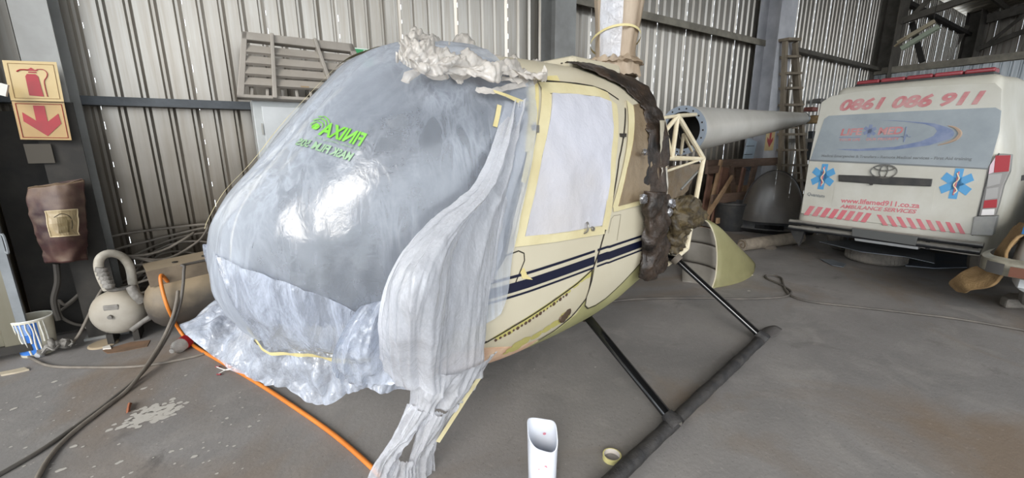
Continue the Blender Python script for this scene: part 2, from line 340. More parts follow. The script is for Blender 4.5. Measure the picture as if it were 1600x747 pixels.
# door leaf on the left
d1 = empty('door_1', (-2.4, 4.4, .08), kind='structure')
dl = MB(); pts = []
for k in range(7):
    x = -1.47-k*.18; pts += [(x, 0), (x-.1, 0), (x-.115, .03), (x-.16, .03)]
dl.grid([[V((x, 4.42+y, z)) for x, y in pts] for z in (.1, 4.6)]); dl.build('door_leaf', M_door, d1)
MB().beam((-1.46, 4.43, .08), (-1.46, 4.43, 4.6), .05, .03, up=(0, 1, 0)).build('door_stile', M_steel, d1)
MB().beam((-2.8, 4.43, .09), (-1.44, 4.43, .09), .04, .06).build('door_rail', M_dark, d1)
MB().tube(crv([(-1.43, 4.40, .95), (-1.405, 4.36, .95), (-1.405, 4.36, .83), (-1.43, 4.40, .83)], 4), .008, 6).build('door_handle', M_steel, d1)
# ------------------------------------------------------------------ the helicopter: frame u aft, s starboard, z up
_A = math.radians(9.7); HE = V((math.cos(_A), math.sin(_A), 0)); HN = V((-math.sin(_A), math.cos(_A), 0)); HO = V((1.82, 1.21, 0))+HN*1.09
def hw(u, s, z): return HO + HE*u + HN*s + V((0, 0, z))
def sp(px, py, s):
    d = ray(px, py); return CAM + d*(((HO-CAM).dot(HN)+s)/d.dot(HN))
_T=[(-1.72,1.05,1.05,0.0,1.05,2.0),(-1.68,.86,1.26,.17,1.05,2.0),(-1.6,.71,1.39,.28,1.04,2.05),(-1.45,.56,1.56,.40,1.02,2.15),(-1.25,.455,1.76,.50,.99,2.3),(-1.05,.385,1.91,.565,.97,2.45),(-.85,.35,1.98,.60,.95,2.6),(-.6,.335,2.01,.625,.95,2.75),(-.3,.335,2.025,.63,.95,2.8),(0,.345,2.03,.63,.95,2.8),(.3,.38,2.03,.62,.95,2.8),(.6,.46,2.0,.60,.95,2.8)]
_K=[math.sqrt((r[0]+1.72)/2.32) for r in _T]
def _slopes(j):
    n=len(_T); d=[(_T[i+1][j]-_T[i][j])/(_K[i+1]-_K[i]) for i in range(n-1)]
    m=[d[0]]
    for i in range(1,n-1): m.append(0 if d[i-1]*d[i]<=0 else 2*d[i-1]*d[i]/(d[i-1]+d[i]))
    m.append(d[-1]); return m
_M=[_slopes(j) for j in range(6)]
def sec(u):
    t=math.sqrt(max(0,min(1,(u+1.72)/2.32))); i=0
    while i<len(_K)-2 and t>_K[i+1]: i+=1
    h=_K[i+1]-_K[i]; q=(t-_K[i])/h
    return [ (1+2*q)*(1-q)**2*_T[i][j]+q*(1-q)**2*h*_M[j][i]+q*q*(3-2*q)*_T[i+1][j]+q*q*(q-1)*h*_M[j][i+1] for j in range(6)]
def side(u,z):
    _,zb,zt,w,zc,n=sec(u); r=(z-zc)/((zt-zc) if z>zc else (zc-zb)+1e-9)
    return w*max(0,1-min(1,abs(r))**n)**(1/n)
def fpt(u,a):   # a: angle, 0 = port (-s), 90deg = top
    _,zb,zt,w,zc,n=sec(u); c,s=math.cos(a),math.sin(a)
    S=-w*math.copysign(abs(c)**(2/n),c); hz=(zt-zc) if s>0 else (zc-zb)
    return (u,S,zc+hz*math.copysign(abs(s)**(2/n),s))
def aofz(u, z):
    _, zb, zt, w, zc, n = sec(u); r = (z-zc)/((zt-zc) if z > zc else (zc-zb)+1e-9); r = max(-1, min(1, r))
    return math.asin(math.copysign(abs(r)**(n/2), r))
def fp(u, a, off=0):
    p = hw(*fpt(u, a))
    if not off: return p
    e = .004; uu = max(u, -1.715)
    d1 = hw(*fpt(uu+e, a))-hw(*fpt(uu-e if uu-e > -1.72 else uu, a)); d2 = hw(*fpt(u, a+.01))-hw(*fpt(u, a-.01)); n = d1.cross(d2)
    if n.length < 1e-12: n = -HE
    n.normalize(); c = hw(max(u, -1.45), 0, sec(u)[4])
    if n.dot(p-c) < 0: n = -n
    return p+n*off
def patch(name, poly, m, parent, off=.006, off0=-.004, res=.05, space='uz', rag=0, smooth=30, mirror=False, disp=0, dsc=7, seed=0):
    """a panel that follows the cabin skin; poly in (u, z) of the port side, or (u, angle)"""
    P = []
    for i, p in enumerate(poly):
        q = poly[(i+1) % len(poly)]; k = max(1, int(math.hypot(q[0]-p[0], (q[1]-p[1])*(1 if space == 'uz' else .6))/res))
        for j in range(k):
            t = j/k; u, z = p[0]+(q[0]-p[0])*t, p[1]+(q[1]-p[1])*t
            if rag: u += random.uniform(-rag, rag); z += random.uniform(-rag, rag)
            P.append((u, aofz(u, z) if space == 'uz' else z))
    bm = bmesh.new(); bm.faces.new([bm.verts.new((u, a*.62, 0)) for u, a in P])
    us = [p[0] for p in P]; as_ = [p[1]*.62 for p in P]
    k = math.floor(min(us)/res)
    while k*res < max(us): bmesh.ops.bisect_plane(bm, geom=bm.verts[:]+bm.edges[:]+bm.faces[:], plane_co=(k*res, 0, 0), plane_no=(1, 0, 0)); k += 1
    k = math.floor(min(as_)/res)
    while k*res < max(as_): bmesh.ops.bisect_plane(bm, geom=bm.verts[:]+bm.edges[:]+bm.faces[:], plane_co=(0, k*res, 0), plane_no=(0, 1, 0)); k += 1
    bm.verts.index_update()
    mb = MB(); n = len(bm.verts); sg = -1 if mirror else 1
    def at2(v, o):
        p = fp(v.co.x, v.co.y/.62, o)
        return p - HN*(2*(p-HO).dot(HN)) if mirror else p
    vs = [at2(v, off) for v in bm.verts]
    if disp: vs = [at2(v, off+disp*max(-.6, crumple(q, dsc, seed))) for v, q in zip(bm.verts, vs)]
    fs = [[v.index for v in f.verts] for f in bm.faces]
    bd = [e for e in bm.edges if len(e.link_faces) == 1]; idx = {}
    for e in bd:
        for v in e.verts:
            if v.index not in idx: idx[v.index] = len(vs); vs.append(at2(v, off0))
        a, b = e.verts[0].index, e.verts[1].index; fs.append([a, b, idx[b], idx[a]])
    bm.free(); return mb.add(vs, fs).build(name, m, parent, smooth=smooth)
M_cream = mat('cream_paint', '#c4bca6', .35, 0, '#bab097', 2.5, bump=0, dust='#cfc4ab', dustamt=.25)
M_cream2 = mat('cream_door', '#c6bea8', .33, 0, '#beb59e', 2.0, amt=.7)
M_green = mat('green_primer', '#a5a072', .6, 0, '#8d8a5e', 3, bump=.05, amt=.8)
M_pink = mat('filler', '#c79a80', .75, 0, '#d8bb9c', 9, bump=.06)
M_navy = mat('navy_stripe', '#14182e', .3)
M_tape = mat('masking_tape', '#d9cc98', .6, 0, '#cfbf84', 9, bump=.06)
M_tape2 = mat('masking_tape_pale', '#d5caa2', .55, 0, '#cabd92', 6, bump=.05)
M_seam = mat('seam', '#2a241c', .7)
M_paper = mat('white_paper', '#c0c0c8', .6, 0, '#bcb3a8', .8, bump=.5, bscale=9)
M_brownpaper = mat('brown_film', '#8b7a63', .38, 0, '#76654f', 3, bump=.5, bscale=9)
M_black = mat('black_gloss', '#0b0c0e', .18, 0, coat=.4)
M_metal = mat('worn_metal', '#9c9890', .35, .8)
M_seat = mat('dark_leather', '#1c1c1e', .6)
M_wind = glass('tinted_acrylic', '#20262e', .78, .22)
heli = empty('helicopter', HO, 'cream helicopter without rotor, nose wrapped in plastic, on black skids', 'helicopter')
FD = [(-.413,1.852),(-.296,1.858),(-.08,1.865),(.06,1.862),(.17,1.845),(.27,1.80),(.306,1.753),(.118,1.457),(.004,1.157),(-.079,.966),(-.132,.872),(-.27,.82),(-.51,.755),(-.71,.705),(-.854,.655),(-.97,.64),(-.98,.78),(-.855,.954),(-.774,1.059),(-.724,1.229),(-.654,1.396),(-.486,1.701)]
def ufront(z):
    e = [(1.852,-.413),(1.701,-.486),(1.396,-.654),(1.229,-.724),(1.059,-.774),(.954,-.855),(.78,-.98)]
    if z >= e[0][0]: return -.413-(z-1.852)*1.6
    for (z1, u1), (z2, u2) in zip(e, e[1:]):
        if z >= z2: return u1+(u2-u1)*(z1-z)/(z1-z2)
    return -1
def zlap(u):
    e = [(-1.72, 1.17), (-1.63, 1.15), (-1.534, 1.08), (-1.425, 1.005), (-1.3, .89), (-1.1, .84), (-.9, .80)]
    for (u1, z1), (u2, z2) in zip(e, e[1:]):
        if u <= u2: return z1+(z2-z1)*(u-u1)/(u2-u1)
    return .8
# shell, windscreen and interior
NU, NA = 150, 160; us = [-1.72+2.32*(i/NU)**2 for i in range(NU+1)]
G = [[fp(u, -math.pi/2+2*math.pi*k/NA) for k in range(NA)] for u in us]
sh, ws, be = MB(), MB(), MB(); fs, fw, fb = [], [], []
for i in range(NU):
    for k in range(NA):
        u = (us[i]+us[i+1])/2; p = fpt(u, -math.pi/2+2*math.pi*(k+.5)/NA)
        f = (i*NA+k, i*NA+(k+1) % NA, (i+1)*NA+(k+1) % NA, (i+1)*NA+k)
        if p[2] > max(.86, zlap(u)-.30) and u < ufront(p[2])+.02 and abs(p[1]) > .018*(u < -.6): fw.append(f)
        else: fs.append(f)
flat = [p for r in G for p in r]
def sub(faces):
    used = sorted({i for f in faces for i in f}); mp = {j: i for i, j in enumerate(used)}
    return MB().add([flat[j] for j in used], [[mp[j] for j in f] for f in faces])
sub(fs).build('cabin_shell', M_cream, heli, smooth=40)
sub(fw).build('windscreen', M_wind, heli, smooth=40)
MB().add([hw(*fpt(.6, -math.pi/2+2*math.pi*k/48)) for k in range(48)], [tuple(range(48))]).build('firewall', M_cream, heli)
def hbox(u, s, z, du, ds, dz, tilt=0):
    M = Matrix((HE, HN, (0, 0, 1))).transposed() @ Matrix.Rotation(tilt, 3, 'Y'); return MB().box(hw(u, s, z), (du, ds, dz), M)
hbox(-.5, 0, .56, 1.5, .9, .03).build('cabin_floor', M_seat, heli)
for s in (-.29, .29):
    hbox(-.22, s, .82, .46, .42, .16, .08).build('seat', M_seat, heli, bevel=.04)
    hbox(.06, s, 1.2, .12, .42, .72, .18).build('seat_back', M_seat, heli, bevel=.04)
hbox(-1.2, 0, .82, .22, .30, .46, .2).build('instrument_console', M_seat, heli, bevel=.02)
# doors
door = patch('front_door', FD, M_cream2, heli, .008)
def gap(uz, w, parent, name='seam_gap', m=None, off=.0095): # thin dark joint line
    P = []
    for (a, b) in zip(uz, uz[1:]):
        for j in range(6): t = j/6; P.append((a[0]+(b[0]-a[0])*t, a[1]+(b[1]-a[1])*t))
    P.append(uz[-1]); mb = MB(); rows = []
    for i, (u, z) in enumerate(P):
        a, b = P[max(i-1, 0)], P[min(i+1, len(P)-1)]; dx, dz = b[0]-a[0], b[1]-a[1]; l = math.hypot(dx, dz) or 1
        nx, nz = -dz/l*w/2, dx/l*w/2
        rows.append([fp(u+nx, aofz(u+nx, z+nz), off), fp(u-nx, aofz(u-nx, z-nz), off)])
    return mb.grid(rows).build(name, m or M_seam, parent)
gap(FD[6:11], .012, heli, 'door_joint'); gap(FD[0:6], .010, heli, 'door_joint'); gap(FD[14:22]+[FD[0]], .006, heli, 'door_joint')
RD = [(.322,1.75),(.36,1.80),(.6,1.84),(.6,.90),(.43,.79),(.23,.70),(.06,.63),(-.03,.612),(-.10,.615),(-.145,.645),(-.155,.70),(-.13,.80),(-.118,.872),(-.065,.966),(.018,1.157),(.132,1.457)]
rdoor = patch('rear_door', RD, M_cream2, heli, .008)
gap([(.6,.885),(.43,.785),(.23,.695),(.06,.625),(-.03,.606),(-.105,.609),(-.15,.642),(-.162,.70),(-.135,.80),(-.125,.866)], .007, heli, 'door_joint')
# nose panel with filler and bare rivets, belly primer
patch('belly_panel', [(-.137,.862),(-.15,.70),(-.25,.60),(-.36,.545),(-.47,.52),(-.60,.53),(-.75,.585),(-.9,.63),(-.854,.648),(-.71,.695),(-.51,.745),(-.27,.81)], M_cream, heli, .005)
gap([(-.97,.632),(-.854,.648),(-.71,.697),(-.51,.747),(-.27,.812),(-.137,.864)], .008, heli, 'panel_joint')
gap([(-.137,.862),(-.15,.70),(-.25,.60),(-.36,.54),(-.46,.505)], .012, heli, 'panel_joint', off=.007)
patch('primer_belly', [(-.15,.69),(-.2,.60),(-.33,.53),(-.46,.485),(-.52,.42),(-.5,.37),(.1,.36),(.6,.49),(.6,.88),(.43,.78),(.23,.69),(.06,.62),(-.03,.60),(-.11,.605)], M_green, heli, .004)
patch('filler_patch', [(-1.25,.60),(-.9,.62),(-.75,.575),(-.6,.525),(-.47,.515),(-.53,.42),(-.6,.36),(-1.25,.48)], M_pink, heli, .004)
gs = MB()   # smears of primer along the rivet line
for i in range(46):
    t = i/45; u = -.80+.66*t; z = .672+.19*t+random.uniform(-.03, -.004); r = random.uniform(.008, .02)
    gs.add([fp(u+r*math.cos(q)*1.6, aofz(u, z+r*math.sin(q)), .0065) for q in (k*.785 for k in range(8))], [tuple(range(8))])
for i in range(22):
    u = random.uniform(-.7, -.3); z = .52+.1*(u+.7)/.4+random.uniform(-.015, .03); r = random.uniform(.01, .025)
    gs.add([fp(u+r*math.cos(q)*1.8, aofz(u, z+r*math.sin(q)), .0068) for q in (k*.785 for k in range(8))], [tuple(range(8))])
tag(gs.build('primer_smears', mat('primer_smear', '#b0a763', .7), heli), kind='stuff')
rv = MB()
for i in range(20):
    t = i/19; u = -.80+.45*t; z = .655+.125*t; c = fp(u, aofz(u, z-.012), .006); r = random.uniform(.005, .011)
    rv.lathe([(0, .004), (r, .002), (r*1.2, 0)], c, -HN, 6)
tag(rv.build('bare_rivets', mat('rivet_rust', '#4a3527', .7), heli), kind='stuff')
c = fp(-.323, aofz(-.323, .635), .004); vm = MB()
for i in range(3): vm.lathe([(0, .012), (.022, .010), (.026, 0)], c+HE*(i-1)*.022+V((0, 0, (i-1)*.014)), -HN, 10)
vm.build('drain_fitting', mat('rusty_fitting', '#5a4a3c', .5, .5), heli, smooth=40)
# stripes: two thin lines either side of a wide navy band, on each door
def band(parent, u0, u1, zf, w, name='navy_stripe'):
    n = 30; rows = []
    for i in range(n+1):
        u = u0+(u1-u0)*i/n; z = zf(u); rows.append([fp(u, aofz(u, z-w/2), .0105), fp(u, aofz(u, z+w/2), .0105)])
    MB().grid(rows).build(name, M_navy, parent)
zs = lambda d: (lambda u: .897+d+.03*min(1, (u+.9)/1.0)*.8-.004*(u > .0))
for par, a, b in ((door, -.985, -.125), (rdoor, -.10, .6)):
    band(par, a, b, zs(.052), .014); band(par, a, b, zs(0), .047); band(par, a, b, zs(-.043), .011)
# window cover: white paper inside a frame of tape
WC = [(-.345,1.79),(-.2,1.797),(.06,1.797),(.150,1.775),(.02,1.46),(-.034,1.18),(-.068,1.105),(-.25,1.112),(-.436,1.120),(-.662,1.132),(-.625,1.247),(-.514,1.507)]
cv = patch('window_cover', WC, M_paper, door, .016, .006, res=.018, disp=.011, dsc=3.4, seed=3, smooth=80)
def strip(P, w, parent, name='tape_strip', m=None, off=.0145, jit=.003): return gap([(u+random.uniform(-jit, jit), z) for u, z in P], w, parent, name, m or M_tape2, off)
strip([(-.40,1.815),(-.2,1.828),(.06,1.828),(.17,1.805)], .055, door); strip([(-.375,1.80),(-.55,1.51),(-.66,1.247),(-.705,1.12)], .06, door)
strip([(-.73,1.118),(-.45,1.098),(-.25,1.088),(-.045,1.075)], .045, door); strip([(.185,1.78),(.05,1.46),(-.012,1.18),(-.045,1.08)], .06, door)
strip([(-.425,1.84),(-.50,1.70),(-.60,1.50),(-.66,1.38)], .03, door, m=M_tape)
sh_t = patch('tape_tab', [(-.49,1.83),(-.415,1.845),(-.50,1.68),(-.59,1.51),(-.63,1.515),(-.56,1.66)], M_tape, heli, .02)
patch('tape_tab', [(-.42,1.872),(-.2,1.90),(-.215,1.868),(-.43,1.845)], M_tape, heli, .006, rag=.004)
patch('tape_tab', [(-.69,.972),(-.67,.985),(-.655,.955),(-.615,.915),(-.68,.935)], M_tape, door, .012)
RW = [(.42,1.775),(.6,1.80),(.6,1.20),(.4,1.205),(.085,1.196),(.19,1.40),(.29,1.55)]
patch('rear_window_cover', RW, M_brownpaper, rdoor, .016, res=.02, disp=.007, dsc=4, seed=5, smooth=80)
strip([(.385,1.785),(.24,1.5),(.16,1.36),(.06,1.18)], .07, rdoor); strip([(.04,1.185),(.25,1.19),(.6,1.195)], .035, rdoor)
# small fittings on the door
gap([(-.802,1.057),(-.70,1.072),(-.668,1.055),(-.665,1.02),(-.729,.905)], .006, door, 'access_flap_joint')
gap([(.094,.993),(.125,1.142),(.05,1.145),(.025,1.13),(.0,1.05)], .004, rdoor, 'access_flap_joint', mat('grey_line', '#8e8672', .6))
def fit(u, z, r, name, parent, m=M_metal, d=.02):
    p = fp(u, aofz(u, z), .006); return MB().lathe([(0, d), (r*.7, d), (r, d*.5), (r, 0)], p, -HN, 10).build(name, m, parent, smooth=40)
fit(-.162, 1.10, .014, 'door_lock', door)
h1 = MB().tube(crv([fp(-.235, aofz(-.235, 1.085), .01), fp(-.225, aofz(-.225, 1.10), .03), fp(-.222, aofz(-.222, 1.135), .03), fp(-.205, aofz(-.205, 1.14), .012)], 4), .006, 6).build('door_handle', M_metal, door, smooth=40)
for u, z in ((-.541, 1.617), (-.853, 1.039)):
    p = fp(u, aofz(u, z), .012); hb = MB().box(p, (.05, .02, .035), Matrix((HE, HN, (0, 0, 1))).transposed()); hb.tube([p-V((0, 0, .03)), p+V((0, 0, .03))], .008, 6); hb.build('door_hinge', M_metal, door)
p = fp(.188, aofz(.188, 1.593), .012); MB().box(p, (.05, .016, .02)).build('door_latch', M_seam, door)
# roof joint and mast
hbox(.45, 0, 2.04, .55, .42, .10).build('mast_fairing', M_cream, heli, bevel=.04)
mb0 = sp(958, 108, 0); MB().tube([mb0-V((0, 0, .3)), mb0+V((0, 0, 1.6))], .05, 12).build('rotor_mast', M_metal, heli, smooth=40)
# undercarriage
M_skid = mat('skid_wrap', '#232223', .65, 0, '#3a3735', 12, bump=.4, bscale=30)
for sg in (-1, 1):
    pts = [hw(u, 1.09*sg, z) for u, z in ((-1.35, .30), (-1.2, .16), (-1.0, .07), (-.8, .042), (-.4, .04), (0, .04), (.4, .042), (.8, .04), (1.2, .04), (1.6, .042))]
    dense = crv(pts, 10); sk = MB().tube(dense, [.037+.0045*noise.noise(p*9)+.003*noise.noise(p*30) for p in dense], 12)
    skid = sk.build('landing_skid', M_skid, heli, smooth=50)
    e = MB(); e.grid(net([[hw(1.52, (1.09+d)*sg, .035+z) for d, z in ((.05, .03), (.025, .045), (-.025, .045), (-.05, .03))], [hw(1.66, (1.09+d)*sg, .03+z) for d, z in ((.06, .0), (.02, .03), (-.02, .03), (-.06, .0))], [hw(1.78, (1.09+d)*sg, .03+z) for d, z in ((.065, .02), (.02, .035), (-.02, .02), (-.06, -.01))]], 3, 3))
    e.build('skid_end_wrap', mat('dusty_wrap', '#4a4644', .8, bump=.3), skid, thick=.006, smooth=60)
    for ub, ut, zt_ in ((.01, .13, .47), (1.47, 1.40, .60)):
        st = MB(); a, b = hw(ub, 1.085*sg, .075), hw(ut, .40*sg, zt_-.03); d = (b-a).normalized(); x, y, _ = orth(d); side_ = HE
        side_ = (side_-d*side_.dot(d)).normalized(); oth = d.cross(side_)
        st.grid([[p + side_*.034*math.cos(q)+oth*.024*math.sin(q) for q in (2*math.pi*k/14 for k in range(14))] for p in (a, a+(b-a)*.5, b)], closed=True)
        s_ = st.build('strut', M_black, heli, smooth=50)
        MB().lathe([(.05, -.03), (.052, 0), (.044, .02), (.036, .05)], a-d*.02, d, 14).build('strut_shoe', M_skid, s_, smooth=40)
        MB().lathe([(0, .012), (.011, .012), (.011, 0)], a+HN*sg*.05+V((0, 0, .0)), HN*sg, 6).build('bolt', M_metal, s_)
        MB().lathe([(.05, -.02), (.05, .015), (.04, .03)], b, -d, 12).build('strut_collar', mat('collar', '#6b6257', .7), s_, smooth=40)
for u, z in ((.13, .44), (1.40, .57)): MB().tube([hw(u, -.42, z), hw(u, .42, z)], .03, 10).build('cross_tube', M_black, heli, smooth=40)
# steel tube frame behind the cabin
M_fr = mat('cream_tube', '#e4d9bf', .4, 0, '#d3c4a2', 6)
J = {'J1': sp(1059, 181, -.33), 'J2': sp(1087, 179, -.18), 'J3': sp(1099, 248, -.33), 'J4': sp(1050, 246, -.33), 'J5': sp(1073, 389, -.33), 'A': sp(1036, 184, -.33), 'B': sp(1039, 205, -.33), 'C': sp(1041, 248, -.33), 'D': sp(1040, 268, -.33), 'J6': sp(1043, 413, -.33), 'J7': sp(1047, 397, -.33), 'J8': sp(1058, 366, -.33), 'K': sp(1080, 300, -.33), 'M1': sp(1068, 210, -.28), 'M2': sp(1064, 240, -.2), 'M3': sp(1081, 236, -.2), 'G': sp(1060, 300, -.33)}
for a, b, r in (('J1','J2',.017),('J1','J3',.022),('J1','J4',.019),('J1','B',.018),('J1','A',.013),('J3','J4',.015),('J3','C',.017),('J3','J5',.022),('J5','J6',.020),('J5','J7',.015),('J5','J8',.018),('J3','D',.011),('M1','M2',.014),('M1','M3',.013),('A','J4',.014),('B','D',.013)):
    MB().tube([J[a], J[b]], r, 8).build('frame_tube', M_fr, heli, smooth=40)
MB().tube([sp(1097, 261, -.3), sp(1064, 296, -.3)], .011, 6).build('frame_brace', mat('grey_tube', '#8a8984', .5, .3), heli, smooth=40)
mir = lambda p: p-HN*(2*(p-HO).dot(HN))
for a, b, r in (('J1','J3',.02),('J3','J5',.02),('J3','C',.017),('J5','J6',.02)): MB().tube([mir(J[a]), mir(J[b])], r, 8).build('frame_tube', M_fr, heli, smooth=40)
MB().tube([J['J3'], mir(J['J3'])], .018, 8).build('frame_tube', M_fr, heli, smooth=40); MB().tube([J['J5'], mir(J['J5'])], .018, 8).build('frame_tube', M_fr, heli, smooth=40)
# tail boom
b0, b1 = sp(1066, 204, 0), sp(1256, 185.5, 0); bd = (b1-b0); BL = bd.length; bd.normalize()
M_boom = mat('boom_metal', '#d2cec6', .36, .25, '#c2beb5', 2)
bm_ = MB().lathe([(.232, .0), (.23, .02)]+[(.23-.135*t, .02+(BL-.02)*t) for t in (.2, .4, .6, .8, .97)]+[(.09, BL*.985), (.088, BL), (.0, BL)], b0, bd, 40).build('tail_boom', M_boom, heli, smooth=35)
rg = MB().lathe([(.180, .012), (.180, -.012), (.236, -.012), (.236, .012)], b0, bd, 40).build('boom_flange', mat('pale_blue_ring', '#98a2ae', .45, .2), bm_, smooth=35)
MB().lathe([(0, .35), (.2, .35)], b0, bd, 24).build('boom_bulkhead', M_dark, bm_)
MB().lathe([(.226, .01), (.215, .36)], b0, bd, 32).build('boom_lining', M_dark, bm_)
x, y, _ = orth(bd)
for k in range(18):
    t = 2*math.pi*k/18; MB().lathe([(0, 0), (.009, 0)], b0-bd*.0135+(x*math.cos(t)+y*math.sin(t))*.208, bd, 8).build('bolt_hole', M_seam, bm_)
for t in (.30, .62): MB().lathe([(.2315-.135*t, .02+(BL-.02)*t-.006), (.2325-.135*t, .02+(BL-.02)*t), (.2315-.135*t, .02+(BL-.02)*t+.006)], b0, bd, 40).build('boom_seam', M_boom, bm_, smooth=30)
MB().lathe([(.0955, BL*.955), (.097, BL*.96), (.093, BL*1.0)], b0, bd, 32).build('end_sleeve', mat('bare_alloy', '#b9bcc0', .25, .7), bm_, smooth=35)
hbox(1.05, 0, 1.0, .7, .5, .5).build('engine_block', M_dark, heli, bevel=.05)
for s in (-.16, .16): MB().lathe([(0, -.12), (.09, -.12), (.09, .12), (0, .12)], hw(1.05, s*2, 1.0), HN, 14).build('engine_cylinder', mat('engine_grey', '#4a4845', .6, .3), heli, smooth=40)
# ------------------------------------------------------------------ plastic sheeting on the nose and roof
M_film = film('masking_film', '#d0d7e3', .18, .44, 2.2, .23, .12, (1, 1, .7), .6, 30, (.3, .7), 0, 70, 1.2, .24)
M_lap = film('lapped_film', '#c8cfde', .12, .80, 7, .08, .5, (1.6, 1.6, .4), .3, 22, (.40, .62), .1, 50)
M_drape = film('drape_film', '#dcdde2', .55, .80, 4, .22, .3, (1, 1, .5), .35, 22, (.3, .7), .08, 50)
M_skirt = film('skirt_film', '#c6cddb', .38, .82, 7, .14, .5, (1, 1, .8), .4, 26, (.36, .64), .1, 50)
M_bunch = film('bunched_film', '#e6dfd6', .55, .9, 6, .3, .4, (1, 1, 1), .3, 20)
def foff(u, a):
    p = fpt(u, a); o = .036+.035*math.exp(-((u+1.72)/.12)**2)+.03*max(0, math.sin(a))**2*math.exp(-((u+1.0)/.28)**2)
    q = V(p); d = crumple(q, 2.2, 3, (1, 1.6, 1.2)); e = noise.noise(V((q.x*9+q.z*5, q.y*14, q.z*3)))
    w = max(0, 1.35-q.z)*1.3
    g = noise.noise(V((a*7.5, u*1.3, 2))); k = noise.noise(V((a*19+u*3, u*2.2, 6))); s_ = max(0, min(1, (q.z-1.25)/.6))
    c1 = crumple(q, 6.5, 11, (1, 1, .6))*max(0, 1.42-q.z)*1.6
    return max(.022, o+.005*d+.004*e*(1+w)+.010*s_*(.5-2*abs(g))*.8+.005*s_*(.5-2*abs(k))+.016*c1)
def ub(a):     # where the sheet ends towards the doors
    z = fpt(-.7, a)[2]
    if math.cos(a) > 0 and z < 1.9: return ufront(max(z, .8))-.05
    return -.60 if math.cos(a) > 0 else -.5
def alow(u, zl):
    zb = sec(u)[1]; return aofz(u, zl) if zb < zl-.005 else -math.pi/2
def skin(zl, zh, off, nu=110, na=130, u1=None):
    """film patch round the nose, from height zl up to the line zh(u) (None: over the top)"""
    rows = []
    for i in range(nu+1):
        r = []
        for k in range(na+1):
            q = k/na; t = (i/nu)**2
            a = math.pi*q; e = u1 if u1 is not None else ub(a); u = -1.72+(e+1.72)*t
            lo = alow(u, zl(u) if callable(zl) else zl)
            if zh is None: a = lo+(math.pi-2*lo)*q
            r.append((u, a))
        rows.append(r)
    return MB().grid([[fp(u, a, off(u, a)) for u, a in r] for r in rows])
mf = skin(.77, None, foff).build('masking_film', M_film, origin=hw(-1.2, 0, .5), smooth=80)
tag(mf, 'clear hazy masking film stretched tight over the helicopter windscreen, green print on it', 'plastic film')
def ztape(q): return .745+.06*(q+1) if q < 0 else .805+.16*min(1, q/.7)
# lapped second layer low on the nose
rows = []
for i in range(260):
    q = i/259; s = -1+2*q; u = -1.05-.575*(1-abs(s)**2.2); side_ = 1 if s > 0 else -1; r = []
    for j in range(26):
        t = j/25; zl, zh = ztape(s), zlap(u)-(.0 if s < 0 else -.0)
        z = zl+(zh-zl)*t; uu = u-.075*math.sin(t*math.pi*.5)*(1-abs(s)**2)
        a = aofz(uu, z); p = fp(uu, a, foff(uu, a)+.012+.014*abs(noise.noise(V((s*9, z*2.2, 4))))+.012*crumple(V((s*1.6, z*.5, 1)), 4.5, 5))
        r.append(p if side_ < 0 else mir(p))
    rows.append(r)
MB().grid(rows).build('lapped_layer', M_lap, mf, smooth=80)
# skirt hanging below the tape
top, hem, mid = [], [], []
for u, s, z in ((-1.12,-1,.75),(-1.25,-1,.75),(-1.41,-1,.75),(-1.50,-1,.76),(-1.585,-1,.78),(-1.64,-1,.80),(-1.64,1,.82),(-1.59,1,.86),(-1.48,1,.9),(-1.3,1,.93),(-1.1,1,.93)):
    a = aofz(u, z); p = fp(u, a, foff(u, a)+.006); top.append(p if s < 0 else mir(p))
hem = [hw(-1.12,-.50,.50), hw(-1.3,-.46,.53), hw(-1.42,-.42,.58), hw(-1.53,-.34,.52), hw(-1.64,-.22,.585), hw(-1.72,-.10,.60), hw(-1.80,.05,.66), hw(-1.90,.24,.78), hw(-1.84,.46,.72), hw(-1.6,.66,.60), hw(-1.25,.74,.50)]
mid = [(a*.5+b*.5)+(b-a).cross(HE).normalized()*.0+V((0, 0, .012)) for a, b in zip(top, hem)]
MB().grid(net([top, mid, hem], 20, 30, .010, 9, 2, True, (1, 1, .5), [(.02, 13, 1.2), (.010, 38, 2.5)])).build('film_skirt', M_skirt, mf, smooth=80)
# tape along the nose and up the far edge
def ribbon(P, w, name, parent, m=M_tape2, off=.012):
    rows = []
    for i, (u, a, s) in enumerate(P):
        d = w/2/.6; lo, hi = fp(u, a-d, foff(u, a-d)+off), fp(u, a+d, foff(u, a+d)+off)
        rows.append([lo, hi] if s < 0 else [mir(lo), mir(hi)])
    return MB().grid(rows).build(name, m, parent)
P = []
for i in range(60):
    q = -1+2*i/59; u = -1.33-.295*(1-abs(q)**2.0) if q < 0 else -1.1-.525*(1-q**2.4); P.append((u, aofz(u, ztape(q)), -1 if q < 0 else 1))
ribbon(P, .034, 'nose_tape', mf, M_tape, .034)
rows = []
for i in range(60):
    u = -1.715+1.0*(i/59)**1.6; a = math.pi/2+.16
    if u < -1.70: continue
    rows.append([fp(u, a-.045, foff(u, a)+.014), fp(u, a+.045, foff(u, a)+.014)])
MB().grid(rows).build('centre_tape', M_tape2, mf)
